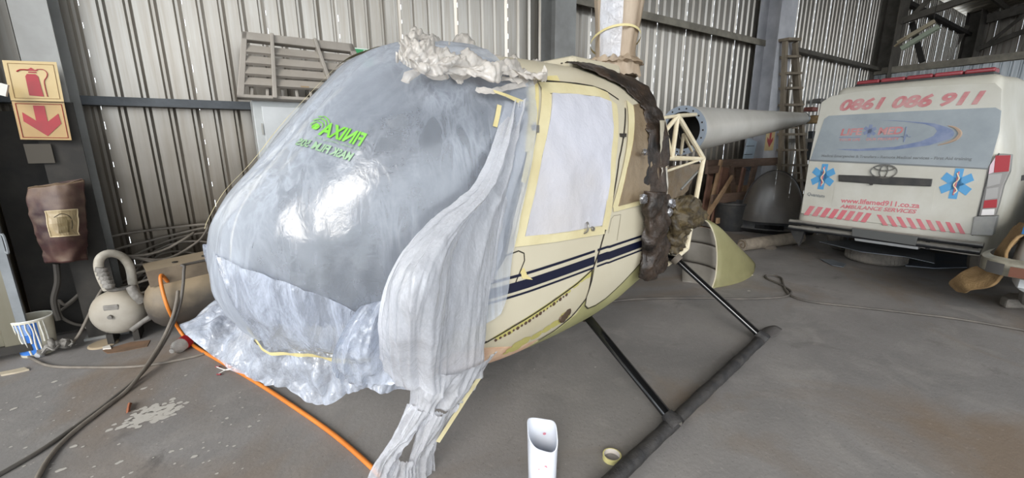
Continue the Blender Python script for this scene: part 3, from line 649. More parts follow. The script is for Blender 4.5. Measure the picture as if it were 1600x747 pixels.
# mirrored print on the film
M_print = mat('green_print', '#6fb53a', .45); M_print2 = mat('faint_print', '#86a581', .5)
def quad(TL, TR, BR, BL, off=.006):
    def f(x, y):      # x, y in 0..1
        u = (TL[0]*(1-x)+TR[0]*x)*y+(BL[0]*(1-x)+BR[0]*x)*(1-y); z = (TL[1]*(1-x)+TR[1]*x)*y+(BL[1]*(1-x)+BR[1]*x)*(1-y)
        a = aofz(u, z); return fp(u, a, foff(u, a)+off)
    return f
def mirprint(s, q, name, m, bold=.02, shear=.0):
    vs, fs, tw = textmesh(s, 1, shear, bold); MB().add([q(1-x/tw, y/.72) for x, y in vs], fs).build(name, m, mf)
mirprint('FINIXA', quad((-1.338,1.613),(-1.249,1.572),(-1.283,1.530),(-1.374,1.568)), 'mirrored_lettering', M_print, .035)
mirprint('MASK FILM 50S', quad((-1.421,1.557),(-1.305,1.504),(-1.327,1.478),(-1.443,1.533)), 'mirrored_lettering', M_print2, .03)
mirprint('the quality masking film', quad((-1.385,1.562),(-1.285,1.521),(-1.289,1.514),(-1.389,1.555)), 'mirrored_lettering', M_print2, 0)
q = quad((-1.364,1.624),(-1.326,1.628),(-1.352,1.578),(-1.387,1.582))
lg = MB()
def disc(cx, cy, r0, r1, a0, a1, n=20):
    lg.grid([[q(cx+r*math.cos(a0+(a1-a0)*k/n), cy+r*math.sin(a0+(a1-a0)*k/n)) for k in range(n+1)] for r in (r0, r1)])
disc(.3, .36, 0, .25, 0, 6.2832); disc(.36, .42, .34, .40, -.5, 2.9); disc(.42, .50, .46, .53, -.2, 2.2); disc(.45, .55, .62, .68, .1, 1.7)
lg.build('swirl_emblem', M_print, mf)
# loose drape hanging along the front of the door
D = [[(792,163,-.50),(801,160,-.53),(812,158,-.54),(824,152,-.52)], [(770,235,-.60),(782,232,-.67),(796,225,-.63),(812,205,-.58)], [(738,295,-.62),(757,293,-.75),(777,290,-.69),(799,275,-.62)],
     [(676,345,-.64),(707,345,-.81),(742,345,-.76),(783,330,-.63)], [(627,400,-.62),(667,402,-.87),(717,400,-.80),(770,388,-.64)], [(604,458,-.62),(646,460,-.90),(707,462,-.82),(758,455,-.65)],
     [(598,520,-.60),(640,525,-.85),(700,528,-.80),(755,522,-.64)], [(600,570,-.50),(640,582,-.70),(695,585,-.72),(753,572,-.62)], [(612,592,-.48),(645,612,-.66),(697,612,-.69),(752,588,-.60)]]
dr = empty('plastic_drape', hw(-1.2, -.5, 0), 'loose milky plastic sheet hanging beside the front door with its tail trailing to the floor', 'plastic sheet')
MB().grid(net([[sp(*p) for p in r] for r in D], 22, 30, .005, 9, 9, True, (1, 1, .6), [(.022, 4.5, 1.2), (.010, 12, 1.6), (.004, 30, 3)])).build('hanging_flap', M_drape, dr, smooth=80)
# a second fold lying against the windscreen, joining the skirt
D2 = [[(560,478,-.50),(600,470,-.52),(620,470,-.55)], [(535,520,-.50),(580,515,-.55),(640,520,-.60)], [(520,560,-.48),(575,560,-.54),(650,560,-.62)], [(535,600,-.42),(580,598,-.48),(655,590,-.60)]]
MB().grid(net([[sp(*p) for p in r] for r in D2], 18, 22, .012, 9, 4, True, (1, 1, 1), [(.03, 4, 2), (.012, 10, 4)])).build('lower_fold', M_skirt, dr, smooth=80)
D3 = [[(815,165,-.50),(824,168,-.52),(830,172,-.53)], [(800,260,-.61),(808,262,-.62),(814,264,-.61)], [(778,345,-.63),(785,348,-.635),(792,350,-.62)], [(760,440,-.63),(766,442,-.635),(772,440,-.61)]]
MB().grid(net([[sp(*p) for p in r] for r in D3], 10, 8, .012, 9, 6, True, (1, 1, .3))).build('edge_strands', M_drape, dr, smooth=80)
for R in ([[(655,575,-.62),(688,585,-.70),(735,572,-.69),(772,545,-.60)], [(645,605,-.60),(680,612,-.68),(718,610,-.65),(750,585,-.58)], [(640,640,-.57),(668,645,-.64),(700,640,-.62),(728,618,-.56)]],
          [[(640,630,-.57),(662,640,-.64),(690,640,-.62)], [(613,680,-.53),(632,685,-.58),(658,668,-.55)], [(590,715,-.48),(605,718,-.54),(630,700,-.50)], [(576,750,-.44),(592,752,-.48),(612,740,-.44)], [(572,775,-.40),(590,778,-.42),(606,772,-.38)]],
          [[(660,640,-.60),(690,645,-.64),(729,616,-.56)], [(648,680,-.56),(672,685,-.60),(702,655,-.52)], [(640,715,-.50),(655,718,-.54),(682,690,-.48)], [(632,750,-.44),(655,752,-.47),(676,738,-.42)], [(630,775,-.40),(655,778,-.43),(684,770,-.37)]],
          [[(612,712,-.50),(630,718,-.52),(650,712,-.51)], [(600,732,-.46),(625,738,-.49),(648,735,-.47)], [(585,758,-.42),(618,762,-.45),(645,760,-.42)]]):
    MB().grid(net([[sp(*p) for p in r] for r in R], 18, 26, .006, 14, len(R), True, (1, 1, .5), [(.022, 5, 1.3), (.010, 13, 2)])).build('tail_strip', M_drape, dr, smooth=80)
MB().grid([[sp(x-3, y, -.60), sp(x+3, y+2, -.60)] for x, y in ((752,585),(735,610),(716,640),(698,668),(684,690))]).build('tape_strip', M_tape2, dr)
# bunched sheet on the roof, with its torn tongues
bn = empty('plastic_bundle', hw(-.5, 0, 2.0), 'milky plastic sheet bunched up along the top of the helicopter cabin roof', 'plastic sheet')
cols_ = [(622,92,66),(640,105,50),(668,118,57),(702,116,66),(742,118,78),(782,120,92),(822,120,103),(856,116,110)]
rows = [[sp(x, b, -.52) for x, b, t in cols_], [sp(x, b*.6+t*.4, -.53) for x, b, t in cols_], [sp(x, b*.25+t*.75, -.42) for x, b, t in cols_], [sp(x, t, -.16) for x, b, t in cols_], [sp(x+6, t+8, .2) for x, b, t in cols_], [sp(x+10, t+22, .4) for x, b, t in cols_]]
MB().grid(net(rows, 16, 24, .028, 9, 8, True, (1, 1, 1), [(.030, 5, 4.5), (.018, 13, 8), (.008, 30, 16)])).build('bunched_sheet', M_bunch, bn, smooth=70)
for R in ([[(745,135,-.52),(768,139,-.54),(800,130,-.52),(840,124,-.47)], [(742,143,-.53),(766,148,-.56),(800,140,-.53),(838,133,-.48)]], [[(632,112,-.45),(650,108,-.46),(662,112,-.47)], [(626,126,-.46),(632,130,-.47),(640,128,-.46)]],
          [[(700,112,-.46),(722,114,-.48),(740,116,-.48)], [(712,126,-.50),(718,132,-.52),(724,130,-.50)]], [[(780,118,-.46),(800,122,-.5),(830,118,-.46)], [(785,126,-.5),(805,130,-.53),(828,126,-.48)]], [[(660,112,-.45),(690,118,-.48),(700,113,-.46)], [(668,122,-.47),(690,128,-.50),(704,120,-.47)]]):
    MB().grid(net([[sp(*p) for p in r] for r in R], 8, 8, .015, 14, 3)).build('torn_tongue', M_bunch, bn, smooth=80)
MB().grid([[sp(770, 140, -.56), sp(773, 145, -.56)], [sp(790, 146, -.56), sp(790, 151, -.56)], [sp(808, 153, -.55), sp(806, 159, -.55)], [sp(826, 160, -.53), sp(822, 168, -.53)]]).build('tape_strip', M_tape, bn)
MB().grid([[sp(777, 163, -.55), sp(784, 165, -.55)], [sp(774, 180, -.56), sp(781, 182, -.56)], [sp(770, 197, -.58), sp(777, 199, -.58)]]).build('tape_strip', M_tape, mf)
# black torn cover over the rear of the cabin
M_tarp = mat('black_torn_cover', '#1d1a18', .42, 0, '#4d3d30', 6, amt=.7, bump=.9, bscale=14)
M_foil = mat('silver_foil', '#c9c9cc', .25, .9, bump=.8, bscale=25)
M_burnt = mat('stained_cover', '#38322a', .5, 0, '#6b5a34', 9, amt=.6, bump=.9, bscale=20)
tc_ = empty('torn_cover', hw(.5, 0, 2.0), 'ragged black and brown torn cover draped over the rear edge of the cabin', 'cover')
ctl = [(-.42,.50),(-.30,.44),(-.05,.40),(.2,.40),(.45,.48),(.65,.51),(.85,.50),(.98,.40),(1.08,.22),(1.18,.16),(1.3,.12),(1.45,.17),(1.57,.22),(2.4,.2),(3.4,.3)]
def lerp(c, x):
    for (a, p), (b, q) in zip(c, c[1:]):
        if x <= b: return p+(q-p)*max(0, x-a)/(b-a)
    return c[-1][1]
rows = []
for i in range(260):
    a = -.42+3.8*i/259; z = fpt(.4, a)[2]
    u0 = lerp(ctl, a)+.05*noise.noise(V((a*8, 1, 0)))+.035*noise.noise(V((a*24, 2, 0)))+.02*noise.noise(V((a*60, 2, 4))); u1 = (.74 if a > .3 else .68)+.02*noise.noise(V((a*12, 5, 3)))
    r = []
    for j in range(22):
        t = j/21; u = u0+(u1-u0)*t; p = fp(u, a, 0); o = .016+.020*math.sin(min(1, t*1.6)*math.pi*.5)*(1.0 if a > .5 else .7)+.016*crumple(p, 3.2, 1)+.005*crumple(p, 12, 4, (1, 1, .4))+.012*noise.noise(V((a*7, t*1.5, 3)))
        r.append(fp(u, a, max(.014, o)))
    rows.append(r)
MB().grid(rows).build('draped_sheet', M_tarp, tc_, smooth=80, thick=.006)
R = [[(1008,298,-.66),(1020,300,-.70),(1034,300,-.68),(1044,304,-.60)], [(1004,345,-.66),(1018,345,-.72),(1032,345,-.70),(1047,350,-.62)], [(1004,395,-.66),(1017,392,-.70),(1030,395,-.69),(1044,392,-.62)], [(998,432,-.64),(1010,440,-.68),(1022,436,-.66),(1036,425,-.60)]]
g_ = net([[sp(*p) for p in r] for r in R], 14, 10, .03, 7, 2)
for i, row in enumerate(g_):
    row[0] += HE*.02*noise.noise(V((i*.7, 0, 0))); row[-1] += HE*.03*noise.noise(V((i*.6, 9, 0)))
MB().grid(g_).build('hanging_rag', M_tarp, tc_, smooth=80, thick=.006)
for c_ in ((1006,311,-.69,6),(1049,318,-.62,6),(1046,332,-.62,5),(1007,238,-.63,4)):
    x, y, s, r = c_; MB().grid(net([[sp(x-r, y-r, s), sp(x, y-r*1.2, s-.02), sp(x+r, y-r, s)], [sp(x-r*1.1, y, s-.01), sp(x, y, s-.03), sp(x+r, y+1, s)], [sp(x-r, y+r, s), sp(x+1, y+r*1.1, s-.015), sp(x+r*.8, y+r, s)]], 4, 4, .012, 20, 1)).build('foil_patch', M_foil, tc_, smooth=60)
R = [[sp(1031+2*i/6, y, -.60), sp(1038+2*i/6, y, -.57), sp(1040, y, -.5)] for i, y in enumerate((188, 215, 245, 262))]
MB().grid(net(R, 4, 3, .004, 12)).build('firewall_edge', M_cream, heli, smooth=60)
R = [[sp(1034, y, -.61), sp(1039, y, -.59), sp(1043, y, -.55)] for y in (262, 285, 310, 335)]
MB().grid(net(R, 4, 4, .008, 14, 3)).build('pale_cloth_edge', mat('pale_cloth', '#cfc8bb', .7, bump=.5), tc_, smooth=60)
R = [[(1046,322,-.5),(1058,308,-.52),(1075,306,-.52),(1092,318,-.5),(1103,331,-.48)], [(1044,345,-.52),(1056,338,-.58),(1070,335,-.58),(1084,340,-.54),(1095,346,-.5)], [(1044,372,-.52),(1054,370,-.57),(1063,366,-.56),(1070,360,-.53),(1078,352,-.5)], [(1046,402,-.5),(1053,400,-.53),(1060,395,-.52),(1066,385,-.5),(1070,378,-.5)]]
g_ = net([[sp(*p) for p in r] for r in R], 12, 10, .06, 8, 5)
rag = MB().grid(g_).build('torn_rag', M_burnt, origin=sp(1060, 402, -.5), smooth=80, thick=.006)
tag(rag, 'crumpled brown-stained torn rag caught on the cream frame tubes behind the cabin', 'rag')
# brown film hung inside the frame
bs = MB().grid(net([[sp(x, y, -.12) for x, y in r] for r in (((1036,262),(1060,258),(1092,256)), ((1036,300),(1058,298),(1082,285)), ((1036,336),(1048,332),(1060,315)))], 8, 8, .02, 6, 3)).build('brown_plastic_sheet', film('brown_translucent', '#8f7c62', .75, .98, 3, .3, .6), origin='base', smooth=70)
tag(bs, 'brown plastic sheet stretched across the open tube frame under the tail boom', 'plastic sheet')
# paper round the mast
M_wrap = mat('tan_wrap', '#b8a690', .45, 0, '#9f8a72', 4, bump=.6, bscale=12, stretch=(1, 1, .4)); M_wrap2 = film('clear_wrap', '#e6e8ef', .55, .95, 5, .2, .7)
mw = empty('mast_wrap', V((mb0.x, mb0.y, mb0.z)), 'tan paper and clear film wrapped round the rotor mast above the roof', 'wrapping')
rows = []
for i in range(40):
    t = i/39; z = -.06+1.35*t; r0 = .125+.03*min(1, t*2.4)+.05*max(0, .12-t)/.12; r = []
    for k in range(48):
        a = 2*math.pi*k/48; n = noise.noise(V((math.cos(a)*3, math.sin(a)*3, z*.9))); c = noise.noise(V((math.cos(a)*9, math.sin(a)*9, z*2.2)))
        fl_ = max(0, math.cos(a+.9))*.035*max(0, math.sin(t*3.0)); r.append(mb0+V((.02*t, 0, z))+V((math.cos(a), math.sin(a), 0))*(r0+.03*n+.018*c+fl_))
    rows.append(r)
MB().grid(rows, closed=True).build('paper_sleeve', M_wrap, mw, smooth=70)
rows = [[mb0+V((.02*i/14, 0, -.02+1.3*i/14))+V((math.cos(a), math.sin(a), 0))*(.168+.02*noise.noise(V((a*3, i*.4, 2)))) for a in (math.pi*1.02+k*.075 for k in range(14))] for i in range(15)]
MB().grid(rows).build('clear_film', M_wrap2, mw, smooth=70)
MB().grid([[mb0+V((math.cos(a), math.sin(a), 0))*.186+V((.01, 0, .20+.07*math.cos(a+2.0)+d)) for a in (2*math.pi*k/40 for k in range(41))] for d in (-.008, .008)]).build('tape_band', M_tape, mw)
rows = [[mb0+V((math.cos(a), math.sin(a), 0))*(rr+.035*noise.noise(V((a*4, j, 1))))+V((0, 0, zz+.03*noise.noise(V((a*5, j*2, 3))))) for a in (2*math.pi*k/60 for k in range(60))] for j, (rr, zz) in enumerate(((.20, -.06), (.19, .02), (.22, .03), (.17, .07), (.14, .05)))]
MB().grid(rows, closed=True).build('paper_ruffle', M_wrap, mw, smooth=70)
# ------------------------------------------------------------------ the ambulance van
VK = .0933; YC = 1.62
def vpt(px, py, off=0):
    """pixel to the raked rear face of the van"""
    d = ray(px, py); t = (6.03-VK*.55-(CAM.x-VK*CAM.z))/(d.x-VK*d.z); p = CAM+d*t; return V((p.x-off, p.y, p.z))
M_van = mat('dusty_white_paint', '#cfcdc4', .5, 0, '#bcb9ac', 1.6, detail=9, amt=.9, dust='#b5ae9e', dustamt=.5)
M_vglass = mat('dusty_rear_glass', '#a2a9ad', .55, 0, '#8f979c', 2.2, detail=8, spec=.4)
M_vred = mat('faded_red_print', '#bf7376', .65, 0, '#c79a98', 9); M_vred2 = mat('red_stripe', '#d5707a', .55, 0, '#cb8387', 7)
M_vblue = mat('star_blue', '#5a9fd0', .5); M_vgrey = mat('faded_blue_print', '#6f7d9e', .6, 0, '#8791ab', 9); M_vdk = mat('faded_grey_print', '#7d8183', .6)
M_plast = mat('black_plastic', '#26272a', .5, 0, '#3b3a38', 6, dust='#6b655d', dustamt=.35); M_chrome = mat('chrome', '#c6c8cb', .15, 1)
M_rub = mat('tyre_rubber', '#635f59', .85, 0, '#7d766d', 8, dust='#a1998d', dustamt=.8)
van = empty('ambulance_van', V((6.05, YC, 0)), 'dusty white ambulance van seen from behind with red phone number across the top', 'van')
bm = bmesh.new(); bmesh.ops.create_cube(bm, size=1)
for v in bm.verts: v.co = V((8.45+v.co.x*4.9, YC+v.co.y*1.68, 1.30+v.co.z*1.74))
bmesh.ops.bevel(bm, geom=[e for e in bm.edges if (abs(e.verts[0].co.z-e.verts[1].co.z) > .5 or min(e.verts[0].co.z, e.verts[1].co.z) > 2)], offset=.13, segments=6, profile=.6, affect='EDGES')
for z in (.7, 1.0, 1.15, 1.3, 1.5, 1.7, 1.9): bmesh.ops.bisect_plane(bm, geom=bm.verts[:]+bm.edges[:]+bm.faces[:], plane_co=(0, 0, z), plane_no=(0, 0, 1))
for x in (6.4, 7.0, 10): bmesh.ops.bisect_plane(bm, geom=bm.verts[:]+bm.edges[:]+bm.faces[:], plane_co=(x, 0, 0), plane_no=(1, 0, 0))
for v in bm.verts:
    t = max(0, min(1, (v.co.z-1.0)/1.15)); v.co.y = YC+(v.co.y-YC)*(1-.17*t*t*(3-2*t)-.03*t)
    v.co.x += VK*(v.co.z-.55)*max(0, 1-(v.co.x-6)/1.4)+.03; v.co.z += (.03 if v.co.z > 2.1 and v.co.x > 6.6 else 0)
    if v.co.x > 9.6: v.co.x -= max(0, v.co.z-1.1)*.55
mb = MB(); bm.verts.index_update(); mb.add([v.co.copy() for v in bm.verts], [[v.index for v in f.verts] for f in bm.faces]); bm.free()
mb.build('body', M_van, van, smooth=35)
def vplate(name, P, m, parent=van, off=.012, th=.014, bevel=0, smooth=0):
    return MB().prism([vpt(x, y, off) for x, y in P], (th, 0, 0)).build(name, m, parent, bevel=bevel)
gate = vplate('tailgate', [(1284,160),(1300,150),(1340,143),(1400,137),(1500,131),(1555,130),(1566,140),(1564,205),(1546,262),(1521,366),(1440,357),(1340,345),(1252,333),(1264,255)], M_van, off=.012, th=.03, bevel=.004)
vplate('rear_window', [(1289,186),(1296,181),(1420,174),(1556,168),(1565,173),(1562,205),(1546,263),(1400,256),(1267,250)], M_vglass, gate, .018, .014)
vplate('gate_seam', [(1266.5,249),(1400,255),(1546,262.5),(1546,264.5),(1400,257.5),(1266.5,251.5)], M_vdk, gate, .0185, .004)
vplate('gate_seam', [(1547,258),(1561,239),(1563,240),(1549,260),(1530,338),(1521,368),(1518,367),(1527,337)], M_plast, van, .020, .01)
vplate('number_plate_recess', [(1306,285),(1462,291),(1456,330),(1300,322)], M_van, gate, .0145, .004)
g1 = vplate('plate_garnish', [(1312,273),(1370,275),(1458,279.5),(1456,291),(1380,288),(1312,283)], M_plast, gate, .035, .02, bevel=.004)
vplate('gate_handle', [(1360,285),(1366,285.4),(1365,289),(1361,289)], M_plast, g1, .045, .02)
# lettering
def vtext(s, x0, y0, x1, y1, name, m, shear=0, bold=.02, hgt=None, off=.0155, parent=None):
    a, b = vpt(x0, y0, off), vpt(x1, y1, off); d = (b-a); w = d.length; d.normalize(); up = V((VK, 0, 1)).normalized()
    return fittext(s, w, lambda x, y: a+d*x+up*y, shear, bold, 1, hgt).build(name, m, parent or gate)
vtext('0861 086 911', 1312, 172.5, 1537, 161.5, 'phone_number', M_vred, .25, .045, .118)
vtext('LIFE', 1314, 211.5, 1348, 210.5, 'logo_lettering', M_vred, .1, .035, .075, .020); vtext('MED', 1372, 210.5, 1411, 209, 'logo_lettering', M_vred, .1, .035, .078, .020)
vtext('YOUR LIFE', 1312, 220.5, 1345, 220, 'slogan', M_vred, .1, .02, .030, .020); vtext('OUR PRIORITY', 1354, 219.8, 1406, 218.8, 'slogan', M_vred, .1, .02, .030, .020)
vtext('Medical Emergencies & Transfers - Remote Medical services - First Aid training', 1284.5, 245, 1519, 250.5, 'service_line', M_vdk, 0, .03, .03, .020)
vtext('www.lifemed911.co.za', 1314, 316, 1437, 325, 'web_address', M_vred2, .0, .03, .055); vtext('AMBULANCE SERVICES', 1313, 324.5, 1432, 333.5, 'lettering', M_vred2, .2, .03, .042)
vtext('Quantum', 1262, 305, 1289, 309, 'model_badge', M_vdk, .15, .02, .04)
def vpoly(P, name, m, off=.0155, parent=None, th=.002): return MB().prism([vpt(x, y, off) for x, y in P], (th, 0, 0)).build(name, m, parent or gate)
for y0, y1, x0, x1 in ((214.4, 214, 1312, 1345), (214, 213.3, 1367, 1409)): vpoly([(x0, y0), (x1, y1), (x1, y1+1), (x0, y0+1)], 'logo_underline', M_vgrey, .020)
ecg = [(1409,213.5),(1412,213),(1413.5,216),(1417,198),(1413,222),(1418,210),(1420,214),(1424,213.5)]
MB().tube([vpt(x, y, .021) for x, y in ecg], .004, 5).build('heartbeat_line', M_vgrey, gate)
vpoly([(1372,187.8),(1399,188.3),(1439,191),(1461,193),(1480,198.5),(1489,203),(1492,207.5),(1490,213),(1485,217),(1453,227),(1399,234),(1341,236),(1305,233),(1342,232.8),(1399,229.4),(1439,221),(1459,212.6),(1465,205),(1461,199),(1446,194),(1412,189.8)], 'swoosh', M_vgrey, .020)
ar = crv([vpt(*p, .020) for p in ((1482,196.5),(1494,200),(1501,208),(1496,216),(1484,222),(1466,227))], 6); MB().tube(ar, [.003+.014*math.sin(math.pi*i/(len(ar)-1)) for i in range(len(ar))], 5).build('swoosh_edge', mat('tan_print', '#b29a86', .6), gate)
def star(cx, cy, rx, ry, m, name, off=.0155, tail=True):
    # six-barred star of life, with a staff and serpent
    c = vpt(cx, cy, off); kx = abs((vpt(cx+rx, cy, off)-c).y); ky = abs((vpt(cx, cy+ry, off)-c).z); d = (vpt(cx+10, cy+.6, off)-c).normalized(); up = V((VK, 0, 1)).normalized()
    f = lambda x, y, o=0: c+d*x*kx+up*y*ky-V((o, 0, 0)); mb = MB(); w = .26
    for k in range(3):
        a = math.pi/2+k*math.pi/3; ca, sa = math.cos(a), math.sin(a)
        mb.prism([f(ca*l-sa*t, sa*l+ca*t) for l, t in ((-1,-w),(1,-w),(1,w),(-1,w))], (.002-.0003*k, 0, 0))
    s_ = mb.build(name, m, gate)
    if tail:
        MB().tube([f(0, -.75, .003), f(0, .8, .003)], .006, 5).build('staff', M_vred2, s_)
        MB().tube(crv([f(.16*math.sin(i*1.35)*(1-.06*i), -.65+.17*i, .006) for i in range(9)], 4), .006, 5).build('serpent', mat('serpent_cream', '#e6d3b3', .6), s_)
star(1286.5, 276, 19, 20, M_vblue, 'star_of_life'); star(1494.5, 287, 27, 24, M_vblue, 'star_of_life'); star(1360, 204.6, 10.5, 9.8, M_vgrey, 'logo_star', .020, False)
n = 8
for i in range(n):
    t = i/(n-1); x, y = 1256.5+(1345-1256.5)*t, 335.4+(346.5-335.4)*t; vpoly([(x, y), (x+8, y+1), (x+18, y-13), (x+10, y-14)], 'hazard_stripe', M_vred2)
n = 9
for i in range(n):
    t = i/(n-1); x, y = 1370.5+(1493-1370.5)*t, 335+(348-335)*t; vpoly([(x, y), (x+7, y+.8), (x+18-2*t, y+17.5), (x+10-2*t, y+16.7)], 'hazard_stripe', M_vred2)
# round emblem: three interlaced ovals
em = MB(); c = vpt(1382, 267.5, .03)
def oval(rx, rz, dz=0, r=.007): em.tube([c+V((VK*(rz*math.sin(a)+dz), -rx*math.cos(a), rz*math.sin(a)+dz)) for a in (2*math.pi*k/32 for k in range(32))], r, 6, closed=True)
oval(.115, .072); oval(.034, .066); oval(.085, .028, .036); em.build('oval_emblem', M_chrome, gate, smooth=60)
# light cluster
lc = vplate('tail_light', [(1561,240),(1581,241.5),(1578,268),(1568,290),(1561,318),(1555,337),(1530,337),(1536,298),(1544,261)], mat('lamp_housing', '#8f8c88', .3), van, .02, .09, bevel=.006)
M_lr = mat('red_lens', '#a81a26', .35); M_lc = mat('clear_lens', '#a8a5a2', .35)
for P, m, nm in (([(1556.5,243),(1580,242.5),(1577,267.5),(1554,269.5)], M_lr, 'red_lens'), ([(1548,258),(1556,246),(1553.5,269),(1545.5,272)], mat('pink_lens', '#dcc0c8', .2), 'pale_lens'), ([(1545.5,273),(1566,271),(1563,287),(1543,292)], M_lc, 'clear_lens'), ([(1542.5,295),(1561,292),(1559,309),(1539.5,312)], M_lc, 'clear_lens'), ([(1539,313),(1559,311),(1558,324),(1537,325)], M_lr, 'red_lens'), ([(1536,327),(1555,326),(1554,335.5),(1534,336)], mat('white_lens', '#eeeae8', .2), 'reversing_lens')):
    vpoly(P, nm, m, .028, lc, .012)
vplate('bumper_corner', [(1522,338),(1559,337),(1552,368),(1517,367)], mat('grey_plastic', '#8f9090', .5, 0, '#a8a7a2', 5), van, .03, .12, bevel=.01)
vplate('side_rail', [(1585,277),(1600,274),(1600,283),(1584,286)], M_plast, van, -.35, .01)
M_tubeb = mat('black_tube', '#2b2c2f', .3, .2, dust='#98948c', dustamt=1)
# rear bumper
bu = empty('bumper', V((5.95, YC, .5))); bu.parent = van; bu.location = V((5.95, YC, .5))-V((6.05, YC, 0)); WL[bu.name] = V((5.95, YC, .5))
def bp(x, y, X=5.93): return at(x, y, 0, X)
MB().prism([bp(1240, 343, 6.03), bp(1530, 380, 6.03), bp(1528, 392, 6.03), bp(1242, 352, 6.03)], (.12, 0, 0)).build('bumper_beam', M_plast, bu, bevel=.01)
for (x0, y0, x1, y1) in ((1234, 346, 1537, 384), (1233, 355, 1532, 394)):
    MB().tube([bp(x0, y0), bp(x1, y1)], .030, 10).build('bumper_tube', M_tubeb, bu, smooth=50)
MB().prism([bp(1331,356,5.88), bp(1434,370,5.88), bp(1430,384,5.88), bp(1331,369,5.88)], (.03, 0, 0)).build('step_plate', mat('step_plate', '#5f605f', .5, .2), bu, bevel=.004)
MB().prism([bp(1335,372,5.92), bp(1435,386,5.92), bp(1434,390,5.92), bp(1336,376,5.92)], (.1, 0, 0)).build('alloy_strip', mat('alloy_strip', '#b4b6b8', .35, .6), bu)
for x, y in ((1278, 357), (1450, 380)): MB().tube([bp(x, y-9, 5.96), bp(x-1, y+9, 5.96)], .018, 8).build('bumper_bracket', M_plast, bu)
MB().prism([bp(1234,358,5.96), bp(1256,362,5.96), bp(1248,384,5.96), bp(1240,372,5.96)], (.05, 0, 0)).build('bumper_end', M_plast, bu)
MB().box((9.0, YC, .36), (3.4, 1.5, .2)).build('underbody', M_dark, van)
for x in (7.25, 9.9):
    for y in (.92, 2.32):
        w = MB().lathe([(.18, -.09), (.29, -.1), (.325, -.07), (.325, .07), (.29, .1), (.18, .09)], (x, y, .325), (0, 1, 0), 24).build('wheel', M_rub, van, smooth=40)
        MB().lathe([(0, -.07), (.1, -.07), (.18, -.05), (.18, .05), (.1, .07), (0, .07)], (x, y, .325), (0, 1, 0), 18).build('rim', M_steel, w, smooth=30)
for x in (7.5, 8.7): MB().prism([(x, .80, 1.25), (x+1.05, .80, 1.25), (x+1.02, .835, 1.75), (x+.04, .835, 1.75)], (0, .01, 0)).build('side_window', mat('side_glass', '#4d565c', .2), van)
# roof light bar
la, lb_ = at(1342, 132, 0, 6.4), at(1560, 110.5, 0, 6.4)
lbr = empty('light_bar', (la+lb_)/2); lbr.parent = van; lbr.location = (la+lb_)/2-V((6.05, YC, 0)); WL[lbr.name] = (la+lb_)/2
MB().beam(la-V((0, 0, .035)), lb_-V((0, 0, .035)), .22, .05).build('light_bar_base', M_plast, lbr, bevel=.01)
nseg = 5
for i in range(nseg):
    a, b = la+(lb_-la)*(i+.02)/nseg, la+(lb_-la)*(i+.98)/nseg; MB().beam(a+V((0, 0, .008)), b+V((0, 0, .008)), .19, .045).build('red_lens', mat('bar_lens%d' % i, ('#8c3138', '#953c42')[i % 2], .3) if i < 2 else bpy.data.materials['bar_lens%d' % (i % 2)], lbr, bevel=.015)
for t in (.08, .9): MB().box(la+(lb_-la)*t-V((0, 0, .09)), (.1, .05, .1)).build('light_bar_foot', M_plast, lbr)
# things under and beside the van
def tyre(c, R, w, axis, name, label):
    t = MB().lathe([(R*.62, -w*.42), (R*.78, -w*.5), (R*.93, -w*.47), (R, -w*.33), (R, w*.33), (R*.93, w*.47), (R*.78, w*.5), (R*.62, w*.42), (R*.60, 0), (R*.62, -w*.42)], c, axis, 40)
    o = t.build(name, M_rub, origin='base', smooth=40); tag(o, label, 'tyre')
    g = MB()
    for k in range(46):
        a = 2*math.pi*k/46; x, y, d = orth(axis); r = x*math.cos(a)+y*math.sin(a); q = -x*math.sin(a)+y*math.cos(a)
        for s in (-1, 1): g.beam(V(c)+r*R+d*(s*w*.05)-q*.004, V(c)+r*R*.995+d*(s*w*.36)+q*.012, .012, .008, up=r)
    tag(g.build('tread_blocks', M_rub, o), kind='stuff'); return o
p1, p2 = fl(1316, 412), fl(1410, 418); tc0 = (p1+p2)/2+V((.30, .06, .10)); tyre(tc0, .32, .19, (0, 0, 1), 'loose_tyre', 'worn black tyre lying flat on the floor under the van bumper')
M_sheet = mat('grey_sheet', '#80868d', .45, .3, '#6d7278', 3)
def slab(name, P, m, label, cat, th=.008, kind=None):
    o = MB().prism(P, (0, 0, th)).build(name, m, origin='base'); return tag(o, label, cat, kind=kind)
zt = .20; slab('metal_sheet', [fl(1280, 378, zt+.03), fl(1320, 376, zt+.03), fl(1400, 378, zt+.02), (7.0, 1.3, zt), fl(1460, 412, zt-.02), fl(1415, 402, zt), fl(1345, 394, zt)], M_sheet, 'bent grey metal sheet resting on the tyre under the van', 'sheet')
slab('metal_offcut', [fl(1281, 405, .01), fl(1300, 406, .01), fl(1322, 413, .01), fl(1318, 418, .01), fl(1300, 415, .01)], M_sheet, 'small dark metal offcut on the floor left of the tyre', 'offcut', .006)
slab('floor_mat', [fl(1395, 392), fl(1535, 402), fl(1535, 418), fl(1460, 420), fl(1415, 416)], mat('blue_grey_mat', '#6b7480', .7, 0, '#7d8086', 3), 'flat blue-grey mat on the floor to the right of the tyre under the van', 'mat', .012)
